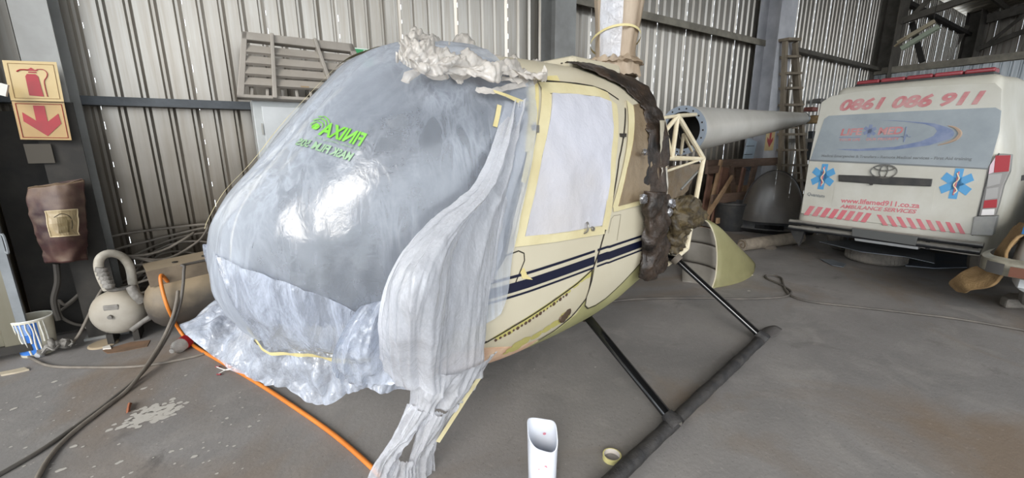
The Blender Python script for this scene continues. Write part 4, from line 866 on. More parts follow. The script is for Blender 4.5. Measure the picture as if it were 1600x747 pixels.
# the other car, its corner half masked
car = empty('masked_car', V((5.2, -.2, 0)), 'white car corner partly masked with blue film and tape at right edge', 'car')
M_cw = mat('white_car_paint', '#dcdedf', .35, 0, '#c9cbcb', 3); M_bchr = mat('dull_bumper', '#b8b2a0', .35, .4, '#8f8a7c', 5)
rows = []
for x in (5.28, 5.30, 5.36, 5.5, 6.0, 7.2):
    t = min(1, (x-5.28)/.22)**.5; r = []
    for y, z in ((.51, .36), (.54, .55), (.53, .72), (.50, .86), (.40, .93), (.1, .95), (-.6, .95)): r.append(V((x+.10*max(0, z-.6), y-.10*(1-t) if y > .3 else y, z-.03*(1-t))))
    rows.append(r)
MB().grid(rows).build('wing', M_cw, car, smooth=60)
MB().grid([[V((5.28+.10*max(0, z-.6)+o, y, z)) for y in (.45, .2, -.3, -.9)] for z, o in ((.36, 0), (.55, -.01), (.72, 0), (.88, .0))]).build('end_panel', M_cw, car, smooth=60)
MB().box((7.6, -.3, .62), (3.0, 1.7, .5)).build('car_body', M_cw, car, bevel=.08)
MB().prism([(6.6, .45, .9), (9, .45, .9), (8.4, .36, 1.36), (7.2, .36, 1.36)], (0, -1.4, 0)).build('car_cabin', mat('dark_glass_car', '#3f464b', .2), car, bevel=.05)
cbp = [V((5.62, .70, .53)), V((5.35, .70, .53)), V((5.19, .62, .53)), V((5.13, .35, .53)), V((5.12, -.1, .53)), V((5.12, -.9, .53))]
rows = [[p+V((0, 0, z))+(V((5.6, 0, .53))-p)*k for z, k in ((-.075, .06), (-.05, .0), (.0, -.005), (.05, .0), (.075, .06))] for p in crv(cbp, 5)]
cb = MB().grid(rows).build('bumper', M_bchr, car, smooth=50)
MB().prism([(5.118, .50, .475), (5.105, -.4, .475), (5.105, -.4, .555), (5.118, .50, .555)], (-.012, 0, 0)).build('amber_reflector', mat('brown_lens', '#6e4636', .3), cb)
MB().grid([[V((5.605-.0*k, .69, .53)), V((5.34, .712, .53)), V((5.18, .63, .53)), V((5.135, .535, .53))] if k == 0 else [V((5.605, .70, .53+k)), V((5.34, .708, .53+k)), V((5.18, .628, .53+k)), V((5.13, .535, .53+k))] for k in (-.06, 0, .035)]).build('rubber_corner', mat('dark_corner', '#5e5c5a', .6), cb, smooth=50)
cw = MB().lathe([(.17, -.08), (.27, -.09), (.30, -.06), (.30, .06), (.27, .09), (.17, .08)], (6.15, .40, .30), (0, 1, 0), 28).build('wheel', M_rub, car, smooth=40)
MB().lathe([(0, .05), (.12, .06), (.17, .05)], (6.15, .40, .30), (0, 1, 0), 20).build('rim', M_steel, cw)
for k in range(10):
    a = k*.2-.2; MB().beam((6.15-.302*math.cos(a), .33, .30+.302*math.sin(a)), (6.15-.302*math.cos(a), .47, .30+.302*math.sin(a)), .03, .012, up=(-math.cos(a), 0, math.sin(a))).build('tread_block', M_rub, cw)
MB().grid(net([[V((5.30, .51, .80)), V((5.30, .40, .80)), V((5.30, .15, .80))], [V((5.33, .50, .90)), V((5.31, .38, .93)), V((5.31, .15, .95))], [V((5.52, .46, .99)), V((5.52, .36, 1.03)), V((5.5, .15, 1.06))], [V((5.8, .50, 1.0)), V((5.8, .38, 1.05)), V((5.8, .1, 1.08))]], 8, 8, .02, 8)).build('blue_masking_film', mat('blue_film', '#2f6fa8', .25, 0, '#5b93c4', 6, bump=.4), car, smooth=70)
MB().grid([[V((5.275, .48, .74)), V((5.275, .30, .70)), V((5.275, .05, .66))], [V((5.272, .47, .77)), V((5.272, .30, .74)), V((5.272, .05, .70))]]).build('tape_strip', mat('green_tape', '#9fb58c', .6), car)
# brown mat slung over the car corner
M_rug = mat('tan_felt', '#a3855c', .95, 0, '#8a6e4a', 9, bump=.5, bscale=60)
R = [[(1586,354,5.9),(1595,349,5.7),(1606,350,5.5)], [(1561,390,5.75),(1575,382,5.45),(1590,374,5.26)], [(1545,412,5.6),(1560,405,5.40),(1574,398,5.25)], [(1524,418,5.5),(1545,425,5.36),(1566,432,5.24)], [(1500,430,5.45),(1518,438,5.34),(1548,447,5.24)], [(1485,441,5.52),(1500,448,5.42),(1520,453,5.32)], [(1490,450,5.55),(1500,456,5.5),(1508,458,5.42)]]
o = MB().grid(net([[at(x, y, 0, X) for x, y, X in r] for r in R], 8, 10, .02, 4, 2)).build('felt_mat', M_rug, origin='base', smooth=80, thick=.02); tag(o, 'tan brown felt mat slung over the corner of the masked car', 'mat')
o = MB().prism([fl(1560, 476), fl(1572, 470), fl(1600, 472), fl(1606, 484), fl(1570, 482)], (0, 0, .09)).build('wheel_chock', mat('grey_stone', '#6f6a63', .9, 0, '#857e75', 8, bump=.5), origin='base', bevel=.02); tag(o, 'grey stone chocking the wheel of the masked car', 'stone')
# ------------------------------------------------------------------ along the back wall, right
M_wood = mat('brown_wood', '#80685a', .75, 0, '#645042', 3, stretch=(1, 1, 6), bump=.2, dust='#8a7867', dustamt=.4)
M_wood2 = mat('red_brown_wood', '#7f5c4b', .75, 0, '#64493c', 4, bump=.2); M_wood3 = mat('pale_wood', '#b09272', .75, 0, '#957758', 4, bump=.2)
M_lad = mat('weathered_ladder', '#867a68', .8, 0, '#6b6051', 5, stretch=(1, 1, .3), bump=.2)
def plk(par, a, b, w, t, m, y, y2=None, name='plank'):
    return MB().beam(at(a[0], a[1], 1, y), at(b[0], b[1], 1, y if y2 is None else y2), w, t, up=(0, 1, 0)).build(name, m, par)
pl = empty('wooden_pallet', fl(1160, 352), 'broad brown wooden pallet frame leaning on the back wall', 'pallet')
for a, b, w, t, m, y in (((1104,257),(1216,252),.16,.04,M_wood,4.55), ((1108,300),(1216,296),.22,.04,M_wood3,4.62), ((1104,345),(1214,330),.12,.04,M_wood,4.6), ((1205,247),(1192,340),.14,.05,M_wood2,4.65), ((1181,252),(1160,340),.15,.05,M_wood,4.58), ((1136,254),(1128,345),.20,.05,M_wood2,4.66), ((1155,256),(1150,340),.25,.03,M_wood,4.70), ((1112,256),(1100,345),.16,.03,M_wood2,4.68)):
    plk(pl, a, b, w, t, m, y)
p2_ = empty('broken_crate', fl(1125, 356), 'broken reddish brown crate leaning in front of the wooden pallet', 'crate')
for a, b, w, t, m, y in (((1104,266),(1138,263),.13,.05,M_wood,4.35), ((1133,262),(1112,368),.20,.04,M_wood2,4.30), ((1127,250),(1103,352),.05,.05,M_wood3,4.34), ((1112,312),(1172,305),.16,.04,M_wood,4.15), ((1090,362),(1128,355),.2,.05,M_wood2,4.2), ((1097,345),(1110,275),.12,.04,M_wood2,4.4), ((1106,300),(1130,292),.24,.03,M_wood3,4.42), ((1142,258),(1150,335),.10,.04,M_wood,4.38), ((1120,345),(1166,338),.10,.04,M_wood3,4.12), ((1163,262),(1146,342),.09,.04,M_wood2,4.28)):
    plk(p2_, a, b, w, t, m, y)
o = MB().beam(at(1144, 276, 1, 4.2), at(1096, 352, 1, 3.7), .06, .04, up=(0, 1, 0)).build('loose_batten', M_wood3, origin='base'); tag(o, 'thin pale batten leaning diagonally across the broken crate', 'batten')
o = MB().box(at(1170, 242, 1, 4.75), (.34, .04, .62), Matrix.Rotation(.22, 3, 'Y')); bp_ = o.build('striped_panel', mat('pale_blue_panel', '#9fadb8', .45), origin='base'); tag(bp_, 'pale blue-grey panel with thin dark lines standing behind the pallet top', 'panel')
for k in range(3):
    c = at(1170, 242, 1, 4.725)+V((.02-.04*k, 0, .18-.17*k)); MB().beam(c-V((.15, 0, 0)), c+V((.15, 0, 0)), .01, .012).build('panel_line', M_seam, bp_)
# bin and bumper tray, bubble window
c = fl(1146, 362)+V((.16, .16, 0)); o = MB().lathe([(.0, .0), (.24, 0), (.29, .46), (.31, .47), (.31, .50), (.28, .50), (.24, .03), (0, .03)], c, (0, 0, 1), 28).build('black_bin', M_plast, origin='base', smooth=40); tag(o, 'black plastic bin standing between the broken crate and the smoky bubble window', 'bin')
tr = empty('bumper_cover', V((7.55, 3.7, 0)), 'black plastic bumper cover lying on the floor left of the van', 'bumper')
ca, cb2 = fl(1152, 352, .16), fl(1262, 352, .16); A2, B2 = V((7.3, 4.0, .0)), V((7.95, 2.95, .0)); dd = (B2-A2)
rows = []
for i in range(17):
    t = i/16; b = math.sin(math.pi*t); c0 = A2+dd*t+V((-.18*b, -.12*b, 0)); rows.append([c0+V((.16, .10, .28)), c0+V((.02, 0, .30)), c0+V((-.03, -.02, .22)), c0+V((.0, 0, .12)), c0+V((-.02, -.015, .08)), c0+V((.05, .03, .01)), c0+V((.2, .12, .0))])
MB().grid(rows).build('moulded_skin', M_plast, tr, smooth=50, thick=.008)
for t0, t1 in ((.28, .62), (.70, .92)):
    MB().grid([[A2+dd*t+V((-.18*math.sin(math.pi*t)-.025, -.12*math.sin(math.pi*t)-.018, z)) for t in (t0+(t1-t0)*k/6 for k in range(7))] for z in (.10, .17)]).build('grille_opening', M_black, tr)
dm = MB(); dc = V((7.62, 3.50, .22)); ax = V((.80, .55, 0)).normalized(); wd_ = V((.55, -.80, 0)).normalized(); rows = []
for i in range(15):
    ph = math.pi/2*i/14; r = []
    for k in range(33):
        th = math.pi*k/32; r.append(dc + wd_*(-.46*math.cos(th)*math.cos(ph)**.7) + V((0, 0, .84*math.sin(th)**.9*math.cos(ph)**.6)) + ax*(-.30*math.sin(ph)) )
    rows.append(r)
M_smoke = film('smoky_acrylic', '#6f6962', .58, .9, 2.5, .35, .1, (1, 1, 1), .3)
dm.grid(rows); do = dm.build('bubble_window', M_smoke, origin='base', smooth=60); tag(do, 'smoky domed acrylic bubble window standing on the black bumper cover', 'window')
MB().tube([dc+wd_*(-.465*math.cos(math.pi*k/32))+V((0, 0, .845*math.sin(math.pi*k/32)**.9)) for k in range(33)], .012, 6).build('window_edge', M_plast, do)
# rolled carpet and stone
ra, rb_ = fl(1160, 383, .09), fl(1250, 371, .09); rl = MB().tube([ra, (ra+rb_)/2+V((0, 0, .0)), rb_], [.085, .09, .09], 18)
rl_o = rl.build('carpet_roll', mat('felt_roll', '#94897a', .95, 0, '#7d7366', 9, bump=.5, bscale=40), origin='base', smooth=50); tag(rl_o, 'rolled grey-brown felt carpet lying on the floor near the van', 'carpet')
sp_ = MB(); d_ = (rb_-ra).normalized(); x, y, _ = orth(d_); sp_.tube([ra-d_*.004+(x*math.cos(a)+y*math.sin(a))*(.075-.0035*k) for k, a in ((k, k*.45) for k in range(20))], .006, 5); sp_.build('roll_end', mat('roll_end', '#6b5c48', .9), rl_o)
c = fl(1201, 388); o = MB().lathe([(0, .06), (.07, .055), (.11, .02), (.10, 0), (0, 0)], c, (0, 0, 1), 9).build('floor_stone', mat('stone', '#6d655b', .9, bump=.4), origin='base', smooth=50); tag(o, 'small grey stone in front of the rolled carpet', 'stone')
# the ladder
ld = empty('step_ladder', at(1240, 340, 1, 4.5)*V((1, 1, 0)) if False else V((9.9, 4.5, 0)), 'tall weathered wooden step ladder standing between the blue-grey column and the van', 'ladder')
LY = 4.45
def lz(p, y=LY): return at(p[0], p[1], 1, y)
fA = [(1227,64),(1222,180),(1216,345)]; fB = [(1242,66),(1256,215),(1264,345)]
MB().beam(lz(fA[0]), lz(fA[2]), .07, .10).build('ladder_rail', M_lad, ld); MB().beam(lz(fB[0]), lz(fB[2]), .07, .10).build('ladder_rail', M_lad, ld)
for a, b in (((1231,66),(1228,345)), ((1238,68),(1252,345))): MB().beam(lz(a, 4.75), lz(b, 4.95), .06, .05).build('ladder_back_rail', M_lad, ld)
for y in (89, 115, 138, 164, 187, 210, 234.5, 258, 282, 305, 328):
    t = (y-64)/281; MB().beam(lz((1227-11*t-1, y)), lz((1242+22*t+1, y)), .16, .045).build('ladder_step', M_lad, ld)
MB().beam(lz((1224,62)), lz((1244,63)), .2, .05).build('ladder_top', M_lad, ld)
for y in (130, 200, 270):
    t = (y-64)/281; MB().beam(lz((1231-3*t, y), 4.82), lz((1238+14*t, y), 4.82), .05, .03).build('ladder_brace', M_lad, ld)
# things on the right part of the wall
o = MB().lathe([(0, 0), (.28, .0), (.30, .08), (.25, .17), (0, .2)], at(1270, 193, 1, 4.85), (0, 0, 1), 14).build('sack', mat('straw', '#8a7350', .9, 0, '#6e5a3d', 12, bump=.6), origin='base', smooth=40); tag(o, 'tan sack sitting on the wall rail just left of the van', 'sack')
o = MB().box(at(1267, 171, 1, 4.9), (.30, .2, .10)).build('red_wall_box', mat('dull_red', '#7d4a42', .6), origin='base', bevel=.015); tag(o, 'small dull red box on the wall above the tan sack', 'box')
o = MB().box(at(1281, 158, 1, 4.9), (.36, .2, .10)).build('grey_wall_box', mat('dull_grey', '#6d6a66', .6), origin='base', bevel=.015); tag(o, 'small grey box on the wall beside the van roof', 'box')
for x in (1267, 1276): trim(6+x, at(x, 205, 1, 5.0), at(x-3, 250, 1, 5.0), .1, .05, M_girtd).name = 'trim_%d' % (11 if x == 1267 else 12)
# fire hose arrow plate on the column
def plate(c, X, Z, w, h, m, name, label, cat, th=.004):
    X, Z = V(X).normalized(), V(Z).normalized(); n = X.cross(Z); P = [c+X*(a*w/2)+Z*(b*h/2) for a, b in ((-1,-1),(1,-1),(1,1),(-1,1))]
    o = MB().prism(P, n*-th).build(name, m, origin=c); tag(o, label, cat); return o, (lambda x, y, k=.002: c+X*(x*w/2)+Z*(y*h/2)+n*k)
M_sred = mat('sign_red', '#a5262f', .45, 0, '#8e2a2e', 5); M_sback = mat('sign_cream', '#c6b082', .4, 0, '#bba270', 3)
def arrow(f, o, m, k=.75, name='arrow'):
    MB().add([f(x*k, y*k) for x, y in ((-.28,.95),(.28,.95),(.28,.05),(.85,.40),(.85,-.10),(0,-.95),(-.85,-.10),(-.85,.40),(-.28,.05))], [tuple(range(9))]).build(name, m, o)
c = at(1203, 219, 1, 4.53); o, f = plate(c, (1, 0, 0), (0, 0, 1), .36, .42, M_sback, 'arrow_sign', 'small cream sign with red down arrow low on the blue-grey column', 'sign'); arrow(f, o, M_sred)
# cowling panel standing on the floor
M_olive = mat('olive_primer', '#8d8861', .55, 0, '#7b7652', 2); M_inn = mat('grey_inside', '#87827a', .6, 0, '#77726a', 3)
cw_ = empty('engine_cowling', V((4.3, 2.5, 0)), 'olive primed engine cowling with grey panelled inside standing on the floor behind the helicopter', 'cowling')
fr = [fl(1112, 451), at(1118, 430, 1, 2.44), at(1120, 400, 1, 2.45), at(1117, 372, 1, 2.47), at(1108, 350, 1, 2.52), at(1096, 342, 1, 2.62)]
bk = [fl(1176, 430), at(1179, 420, 1, 2.50), at(1178, 410, 1, 2.52), at(1158, 390, 1, 2.55), at(1128, 362, 1, 2.58), at(1102, 344, 1, 2.66)]
rows = [[a+(b-a)*t+V((0, -.06*math.sin(math.pi*t), 0)) for t in (k/10 for k in range(11))] for a, b in zip(crv(fr, 5), crv(bk, 5))]
MB().grid(rows).build('outer_skin', M_olive, cw_, smooth=60, thick=.01)
fd = crv(fr, 6); ends = [fl(1066, 436)+V((0, 0, z)) for z in (0, .2, .4, .6)]
lf = crv([fl(1066, 440), at(1067, 415, 1, 2.85), at(1067, 390, 1, 2.85), at(1068, 362, 1, 2.85), at(1074, 348, 1, 2.82), at(1090, 341, 1, 2.7)], 6)
nb = 4; n = len(fd)
for i in range(nb):
    i0, i1 = round(i*(n-1)/nb), round((i+1)*(n-1)/nb); rows = []
    for j in range(i0, i1+1):
        q = (j-i0)/(i1-i0); rows.append([fd[j]+(lf[j]-fd[j])*t+V((.05, 0, 0))*math.sin(math.pi*t)+V((-.008*math.sin(math.pi*q), 0, -.012*(q > .98))) for t in (k/6 for k in range(7))])
    MB().grid(rows).build('inner_panel', M_inn, cw_, smooth=40, thick=.006)
    if i: MB().tube([fd[i0]+(lf[i0]-fd[i0])*t+V((.05, 0, 0))*math.sin(math.pi*t)-V((.004, 0, 0)) for t in (k/6 for k in range(7))], .005, 5).build('panel_rib', M_seam, cw_)
MB().tube(fd, .008, 6).build('cowling_edge', M_cream, cw_); MB().tube([fr[0], bk[0]], .009, 6).build('cowling_edge', M_cream, cw_)
# hanging fluorescent fitting
fa, fb = at(1403, 67, 0, 15), at(1461, 33, 0, 15); ff = empty('light_fitting', (fa+fb)/2, 'loose fluorescent light fitting hanging askew from the roof truss', 'light fitting')
MB().beam(fa, fb, .10, .09).build('fitting_body', mat('fitting_cream', '#a79c84', .5), ff); MB().beam(fa+V((0, -.1, -.16)), fb+V((0, -.1, -.14)), .16, .10).build('fitting_diffuser', mat('dusty_diffuser', '#9fa894', .35), ff)
for k in (0, 1): MB().tube([fa+(fb-fa)*(k*.9+.05), fa+(fb-fa)*(k*.9+.05)+V((0, 0, 1.3 if k else .5))], .008, 5).build('hanger_wire', M_dark, ff)
MB().beam(fa-(fb-fa)*.08+V((0, 0, -.05)), fa+(fb-fa)*.3+V((0, .03, -.02)), .14, .03).build('bent_cover', mat('fitting_tan', '#8f7f66', .6), ff)
# ------------------------------------------------------------------ the left corner
def on_y(px, py, y): return at(px, py, 1, y)
# extinguisher signs hung on the column
def quadplate(P, m, name, label, cat, th=.004):
    TL, TR, BR, BL = [V(p) for p in P]; n = (TR-TL).cross(BL-TL).normalized()
    if n.y > 0: n = -n
    c = (TL+TR+BR+BL)/4; o = MB().prism([BL, BR, TR, TL], n*-th).build(name, m, origin=c); tag(o, label, cat)
    return o, (lambda x, y, k=.0025: (TL*(1-x)+TR*x)*y+(BL*(1-x)+BR*x)*(1-y)+n*k)
P1 = [on_y(x, y, 4.5) for x, y in ((3, 94), (88, 97), (100, 159), (17, 157))]; P2 = [on_y(x, y, 4.52) for x, y in ((18, 158), (100, 160), (112, 219), (32, 218))]
o, f = quadplate(P1, M_sback, 'fire_extinguisher_sign', 'cream sign with a red fire extinguisher symbol at the top of the left column', 'sign')
MB().prism([f(x, y) for x, y in ((.36,.14),(.63,.12),(.60,.62),(.56,.68),(.40,.68),(.36,.62))], (0, -.001, 0)).build('red_cylinder', M_sred, o)
MB().prism([f(x, y) for x, y in ((.43,.71),(.58,.71),(.58,.74),(.43,.74))], (0, -.001, 0)).build('red_valve', M_sred, o)
MB().prism([f(x, y) for x, y in ((.38,.78),(.44,.80),(.50,.84),(.56,.79),(.62,.80),(.60,.76),(.44,.76))], (0, -.001, 0)).build('red_lever', M_sred, o)
MB().tube(crv([f(x, y, .003) for x, y in ((.44,.78),(.30,.78),(.22,.73))], 5), .004, 5).build('red_nozzle', M_sred, o)
MB().tube(crv([f(x, y, .003) for x, y in ((.60,.80),(.72,.80),(.78,.72),(.76,.62),(.70,.52),(.69,.36),(.70,.12))], 5), .003, 5).build('red_hose', M_sred, o)
def frame(f, o, x0, y0, x1, y1, m, w=.004): MB().tube([f(x, y, .002) for x, y in ((x0,y0),(x1,y0),(x1,y1),(x0,y1))], w, 4, closed=True).build('sign_border', m, o)
frame(f, o, .08, .07, .93, .93, mat('faint_border', '#a08058', .6), .002)
o, f = quadplate(P2, mat('sign_tan', '#b59766', .4, 0, '#a68656', 3), 'down_arrow_sign', 'tan sign with a red arrow pointing down, under the extinguisher sign', 'sign')
MB().prism([f(x, y) for x, y in ((.38,.90),(.60,.90),(.60,.48),(.84,.70),(.86,.44),(.54,.10),(.14,.48),(.15,.72),(.38,.50))], (0, -.001, 0)).build('arrow', M_sred, o); frame(f, o, .06, .06, .94, .94, M_sred, .003)
# maroon cover over the extinguisher
M_bag = mat('maroon_cover', '#2c1719', .55, 0, '#4a2f2b', 4, bump=.2, dust='#84705a', dustamt=.8)
eb = empty('extinguisher_cover', on_y(95, 405, 4.42), 'dusty maroon fabric cover hung over a fire extinguisher on the left column', 'cover')
fr_ = [[(42,294,4.40),(70,290,4.34),(100,287,4.33),(131,281,4.40)], [(46,330,4.38),(72,330,4.29),(104,328,4.28),(133,325,4.38)], [(58,370,4.38),(80,370,4.27),(108,368,4.27),(136,366,4.38)], [(72,411,4.40),(90,411,4.32),(112,409,4.31),(137,406,4.40)]]
MB().grid(net([[on_y(x, y, Y) for x, y, Y in r] for r in fr_], 8, 8, .012, 9, 2)).build('cover_front', M_bag, eb, smooth=70, thick=.006)
bk_ = [[(r[0][0], r[0][1], 4.41), (r[0][0]+4, r[0][1]-2, 4.52), (r[-1][0]-4, r[-1][1]-2, 4.52), (r[-1][0], r[-1][1], 4.41)] for r in fr_]
MB().grid([[on_y(x, y, Y) for x, y, Y in r] for r in bk_]).build('cover_back', M_bag, eb, smooth=60)
MB().grid(net([[on_y(42,294,4.40), on_y(70,290,4.33), on_y(100,287,4.32), on_y(131,281,4.40)], [on_y(46,292,4.50), on_y(72,289,4.5), on_y(100,286,4.5), on_y(128,281,4.50)]], 4, 6, .01, 9)).build('cover_top', mat('cover_dust', '#8f7a5f', .8, 0, '#7a6650', 5), eb, smooth=60)
G_ = net([[on_y(x, y, Y) for x, y, Y in r] for r in fr_], 8, 8, .012, 9, 2)
dn = lambda p, k: p+V((0, -k, 0))
cwn = MB().grid([[dn(G_[i][j], .007) for j in range(8, 21)] for i in range(8, 17)]).build('cover_window', mat('dirty_window', '#a08e6c', .4, 0, '#8a7757', 5), eb)
bd_ = [G_[8][j] for j in range(8, 21)]+[G_[i][20] for i in range(9, 17)]+[G_[16][j] for j in range(19, 7, -1)]+[G_[i][8] for i in range(15, 8, -1)]
MB().tube([dn(p, .009) for p in bd_], .004, 5, closed=True).build('window_border', mat('border_tan', '#c2b08c', .6), eb)
MB().grid([[dn(G_[i][j], .010) for j in range(12, 18)] for i in range(10, 16)]).build('dark_patch', mat('dirty_patch', '#6f6040', .6), eb)
MB().tube(crv([dn(G_[i][j], .012) for i, j in ((10, 11), (9, 14), (10, 17), (12, 18), (14, 18))], 4), .002, 4).build('printed_hose', M_seam, eb)
MB().tube(crv([on_y(x, y, 4.5) for x, y in ((88, 412), (90, 440), (84, 470), (92, 500))], 6), .02, 8).build('extinguisher_hose', M_dark, eb)
# column clutter, plus a dark board added as the shade in the gap
o = MB().box((-1.30, 4.86, .92), (.46, .03, 1.8)).build('shade_board', M_dark, origin='base'); tag(o, 'dark board added for the deep shade between door leaf and left column', 'board')
o = MB().beam(on_y(-4, 138, 4.40), on_y(12, 142, 4.40), .08, .03, up=(0, 1, 0)).build('white_bracket', mat('white_paint', '#cfcdc6', .6), origin='base'); tag(o, 'white bracket poking out left of the fire extinguisher sign', 'bracket')
MB().box(on_y(62, 240, 4.56), (.14, .01, .14)).build('grey_patch', mat('patch_grey', '#47423a', .8), cols)
# paint bucket
pc = V((-1.44, 4.52, 0)); R0, R1, Hb = .098, .118, .29
bk2 = empty('paint_bucket', pc, 'white paint bucket with blue label and white drips on floor at left', 'bucket')
M_buc = mat('bucket_cream', '#cdc8b8', .45, 0, '#b5ad98', 5); M_lab = mat('label_blue', '#2f62b0', .4, 0, '#3f7fd0', 5)
MB().lathe([(0, .004), (R0, .0), (R0+(R1-R0)*.94, Hb*.94), (R1+.006, Hb*.95), (R1+.006, Hb), (R1-.004, Hb), (R0-.004, .012), (0, .012)], pc, (0, 0, 1), 32).build('bucket_body', M_buc, bk2, smooth=40)
def cyl(a, z, k=.0012): r = R0+(R1-R0)*z/Hb+k; return pc+V((math.cos(a)*r, math.sin(a)*r, z))
AL = math.radians(252)
MB().grid([[cyl(a, z) for a in (AL-.75+1.55*k/20 for k in range(21))] for z in (.02, .27)]).build('blue_label', M_lab, bk2, smooth=60)
for i in range(7): MB().grid([[cyl(AL-.45+.9*k/8, z, .002) for k in range(9)] for z in (.215+.012*i-.03, .221+.012*i-.03)]).build('label_line', mat('label_pale', '#9fb6d8', .5) if i == 0 else bpy.data.materials['label_pale'], bk2)
random.seed(3)
for i in range(10):
    a = AL-.75+i*.2+random.uniform(-.05, .05); z0 = random.uniform(.02, .12); pts = crv([cyl(a+random.uniform(-.06, .06)+.1*(1-t), z0+(Hb*.97-z0)*t, .003) for t in (0, .35, .7, 1)], 4)
    MB().tube(pts, [.006-.002*j/len(pts) for j in range(len(pts))], 6).build('paint_drip', mat('drip_white', '#d8d5cb', .5) if i == 0 else bpy.data.materials['drip_white'], bk2, smooth=60)
MB().tube([pc+V((math.cos(a)*(R1+.002), math.sin(a)*(R1+.002), Hb)) for a in (2*math.pi*k/32 for k in range(32))], .006, 6, closed=True).build('bucket_rim', mat('rim_white', '#dedbd2', .45), bk2)
MB().lathe([(0, .2), (R0+.013, .2)], pc, (0, 0, 1), 24).build('paint_surface', M_buc, bk2)
# spray gun heap beside the bucket
sg_ = empty('spray_gun', fl(92, 545), 'paint-caked grey spray gun lying beside the paint bucket', 'spray gun')
M_gun = mat('caked_grey', '#8e8a84', .6, .2, '#6c6862', 9, bump=.5, bscale=40)
ga, gb_ = fl(62, 553, .03), fl(112, 537, .05)
MB().tube(crv([ga, (ga*2+gb_)/3+V((0, 0, .03)), (ga+gb_*2)/3+V((0, 0, .03)), gb_], 5), [.025+.008*math.sin(i*1.7) for i in range(16)], 10).build('gun_body', M_gun, sg_, smooth=60)
MB().tube(crv([fl(84, 545, .05), fl(80, 535, .10), fl(78, 530, .08)], 4), .02, 8).build('gun_handle', M_gun, sg_, smooth=60)
MB().lathe([(0, 0), (.035, 0), (.04, .05), (.025, .07), (0, .07)], fl(99, 543, .03), (.4, .2, .9), 12).build('gun_cup', M_gun, sg_, smooth=40)
MB().tube(crv([fl(66, 552, .05), fl(74, 543, .09), fl(84, 547, .07), fl(92, 540, .08)], 5), .007, 6).build('gun_trigger', M_gun, sg_, smooth=60)
MB().tube([fl(64, 553, .02), fl(58, 556, .02)], [.03, .02], 8).build('gun_nozzle', mat('nozzle_pale', '#a5a6a8', .5), sg_, smooth=40)
MB().tube(crv([fl(108, 540, .07), fl(114, 535, .10), fl(110, 530, .06), fl(118, 538, .02)], 5), .006, 6).build('gun_hook', M_gun, sg_, smooth=60)
# the grey tank standing on end and its bent pipe
M_tank = mat('dusty_tank', '#9d978c', .7, 0, '#8a8378', 4, dust='#a89c88', dustamt=.5); M_tank2 = mat('dusty_black_tank', '#3c3835', .6, 0, '#4a443d', 4, dust='#94836a', dustamt=.95)
t1 = on_y(187, 486, 4.42); tk = empty('pressure_pot', V((t1.x, t1.y, 0)), 'round pale grey pressure tank end-on with white bent pipe above it', 'tank')
axd = V((-.28, -.96, .0)).normalized(); rT = .180; zc_ = max(rT+.03, t1.z); tcn = V((t1.x, t1.y, zc_))
MB().lathe([(0, .12), (.07, .117), (.13, .10), (.165, .07), (rT, .03), (rT, -.05), (.14, -.09), (0, -.11)], tcn, axd, 36).build('tank_shell', M_tank, tk, smooth=50)
x, y, _ = orth(axd); MB().tube([tcn+axd*.118, tcn+axd*.14], .016, 10).build('tank_plug', M_gun, tk)
MB().box(tcn+axd*.112+V((.01, 0, .07)), (.10, .02, .045), Matrix.Rotation(-.28, 3, 'Z')).build('name_plate', M_gun, tk, bevel=.008)
for s in (-.13, .13): MB().box((tcn.x+s*.6, tcn.y+.03, (zc_-rT+.02)/2), (.04, .2, zc_-rT+.02)).build('tank_foot', M_dark, tk)
M_pipe = mat('dusty_pipe', '#b6b0a4', .6, 0, '#938b7d', 8)
pp = [on_y(x, y, Y) for x, y, Y in ((168,452,4.26),(158,432,4.24),(154,412,4.24),(160,400,4.26),(175,396,4.30),(192,402,4.34),(203,418,4.36),(207,440,4.36),(211,456,4.36))]
MB().tube(crv(pp, 5), .03, 12).build('bent_pipe', M_pipe, tk, smooth=60)
MB().tube(crv([on_y(158,418,4.22), on_y(163,438,4.22), on_y(170,452,4.24), on_y(186,452,4.26), on_y(204,448,4.30)], 5), .016, 8).build('hose_loop', M_gun, tk, smooth=60)
for i in range(5): p = on_y(158+i*3, 422+i*6, 4.21); MB().lathe([(.0, -.02), (.035, -.018), (.035, .018), (0, .02)], p, (.3, .1, .9), 10).build('hose_clamp', M_gun, tk, smooth=40)
MB().tube(crv([on_y(205,448,4.24), on_y(212,460,4.22), on_y(222,470,4.24)], 4), .035, 10).build('pipe_fitting', M_gun, tk, smooth=50)
# compressor tank
ca_, cb_ = on_y(256, 474, 4.24), on_y(256, 474, 4.24)+V((.75, .16, .05)); dv = (cb_-ca_).normalized(); Lc = (cb_-ca_).length; rc_ = .205
cp = empty('air_compressor', V((-.2, 4.45, 0)), 'dusty black air compressor tank with brown top bracket on floor behind the helicopter nose', 'compressor')
MB().lathe([(0, -.12), (.07, -.115), (.13, -.09), (.18, -.045), (rc_, .02), (rc_, Lc), (.16, Lc+.1), (0, Lc+.14)], ca_, dv, 36).build('tank', M_tank2, cp, smooth=50)
MB().tube([ca_-dv*.09+V((0, 0, -.08)), ca_-dv*.15+V((0, -.02, -.10)), ca_-dv*.22+V((0, -.03, -.14))], [.024, .018, .022], 10).build('drain_valve', M_gun, cp, smooth=40)
M_brk = mat('brown_bracket', '#7d6f5e', .7, 0, '#5f5447', 4, dust='#9a8a72', dustamt=.7)
yv = V((-dv.y, dv.x, 0)).normalized(); Mx = Matrix((dv, yv, dv.cross(yv))).transposed()
br = MB().box(ca_+dv*.42+yv*.06+V((0, 0, rc_+.10)), (.98, .30, .012), Mx).build('top_bracket', M_brk, cp)
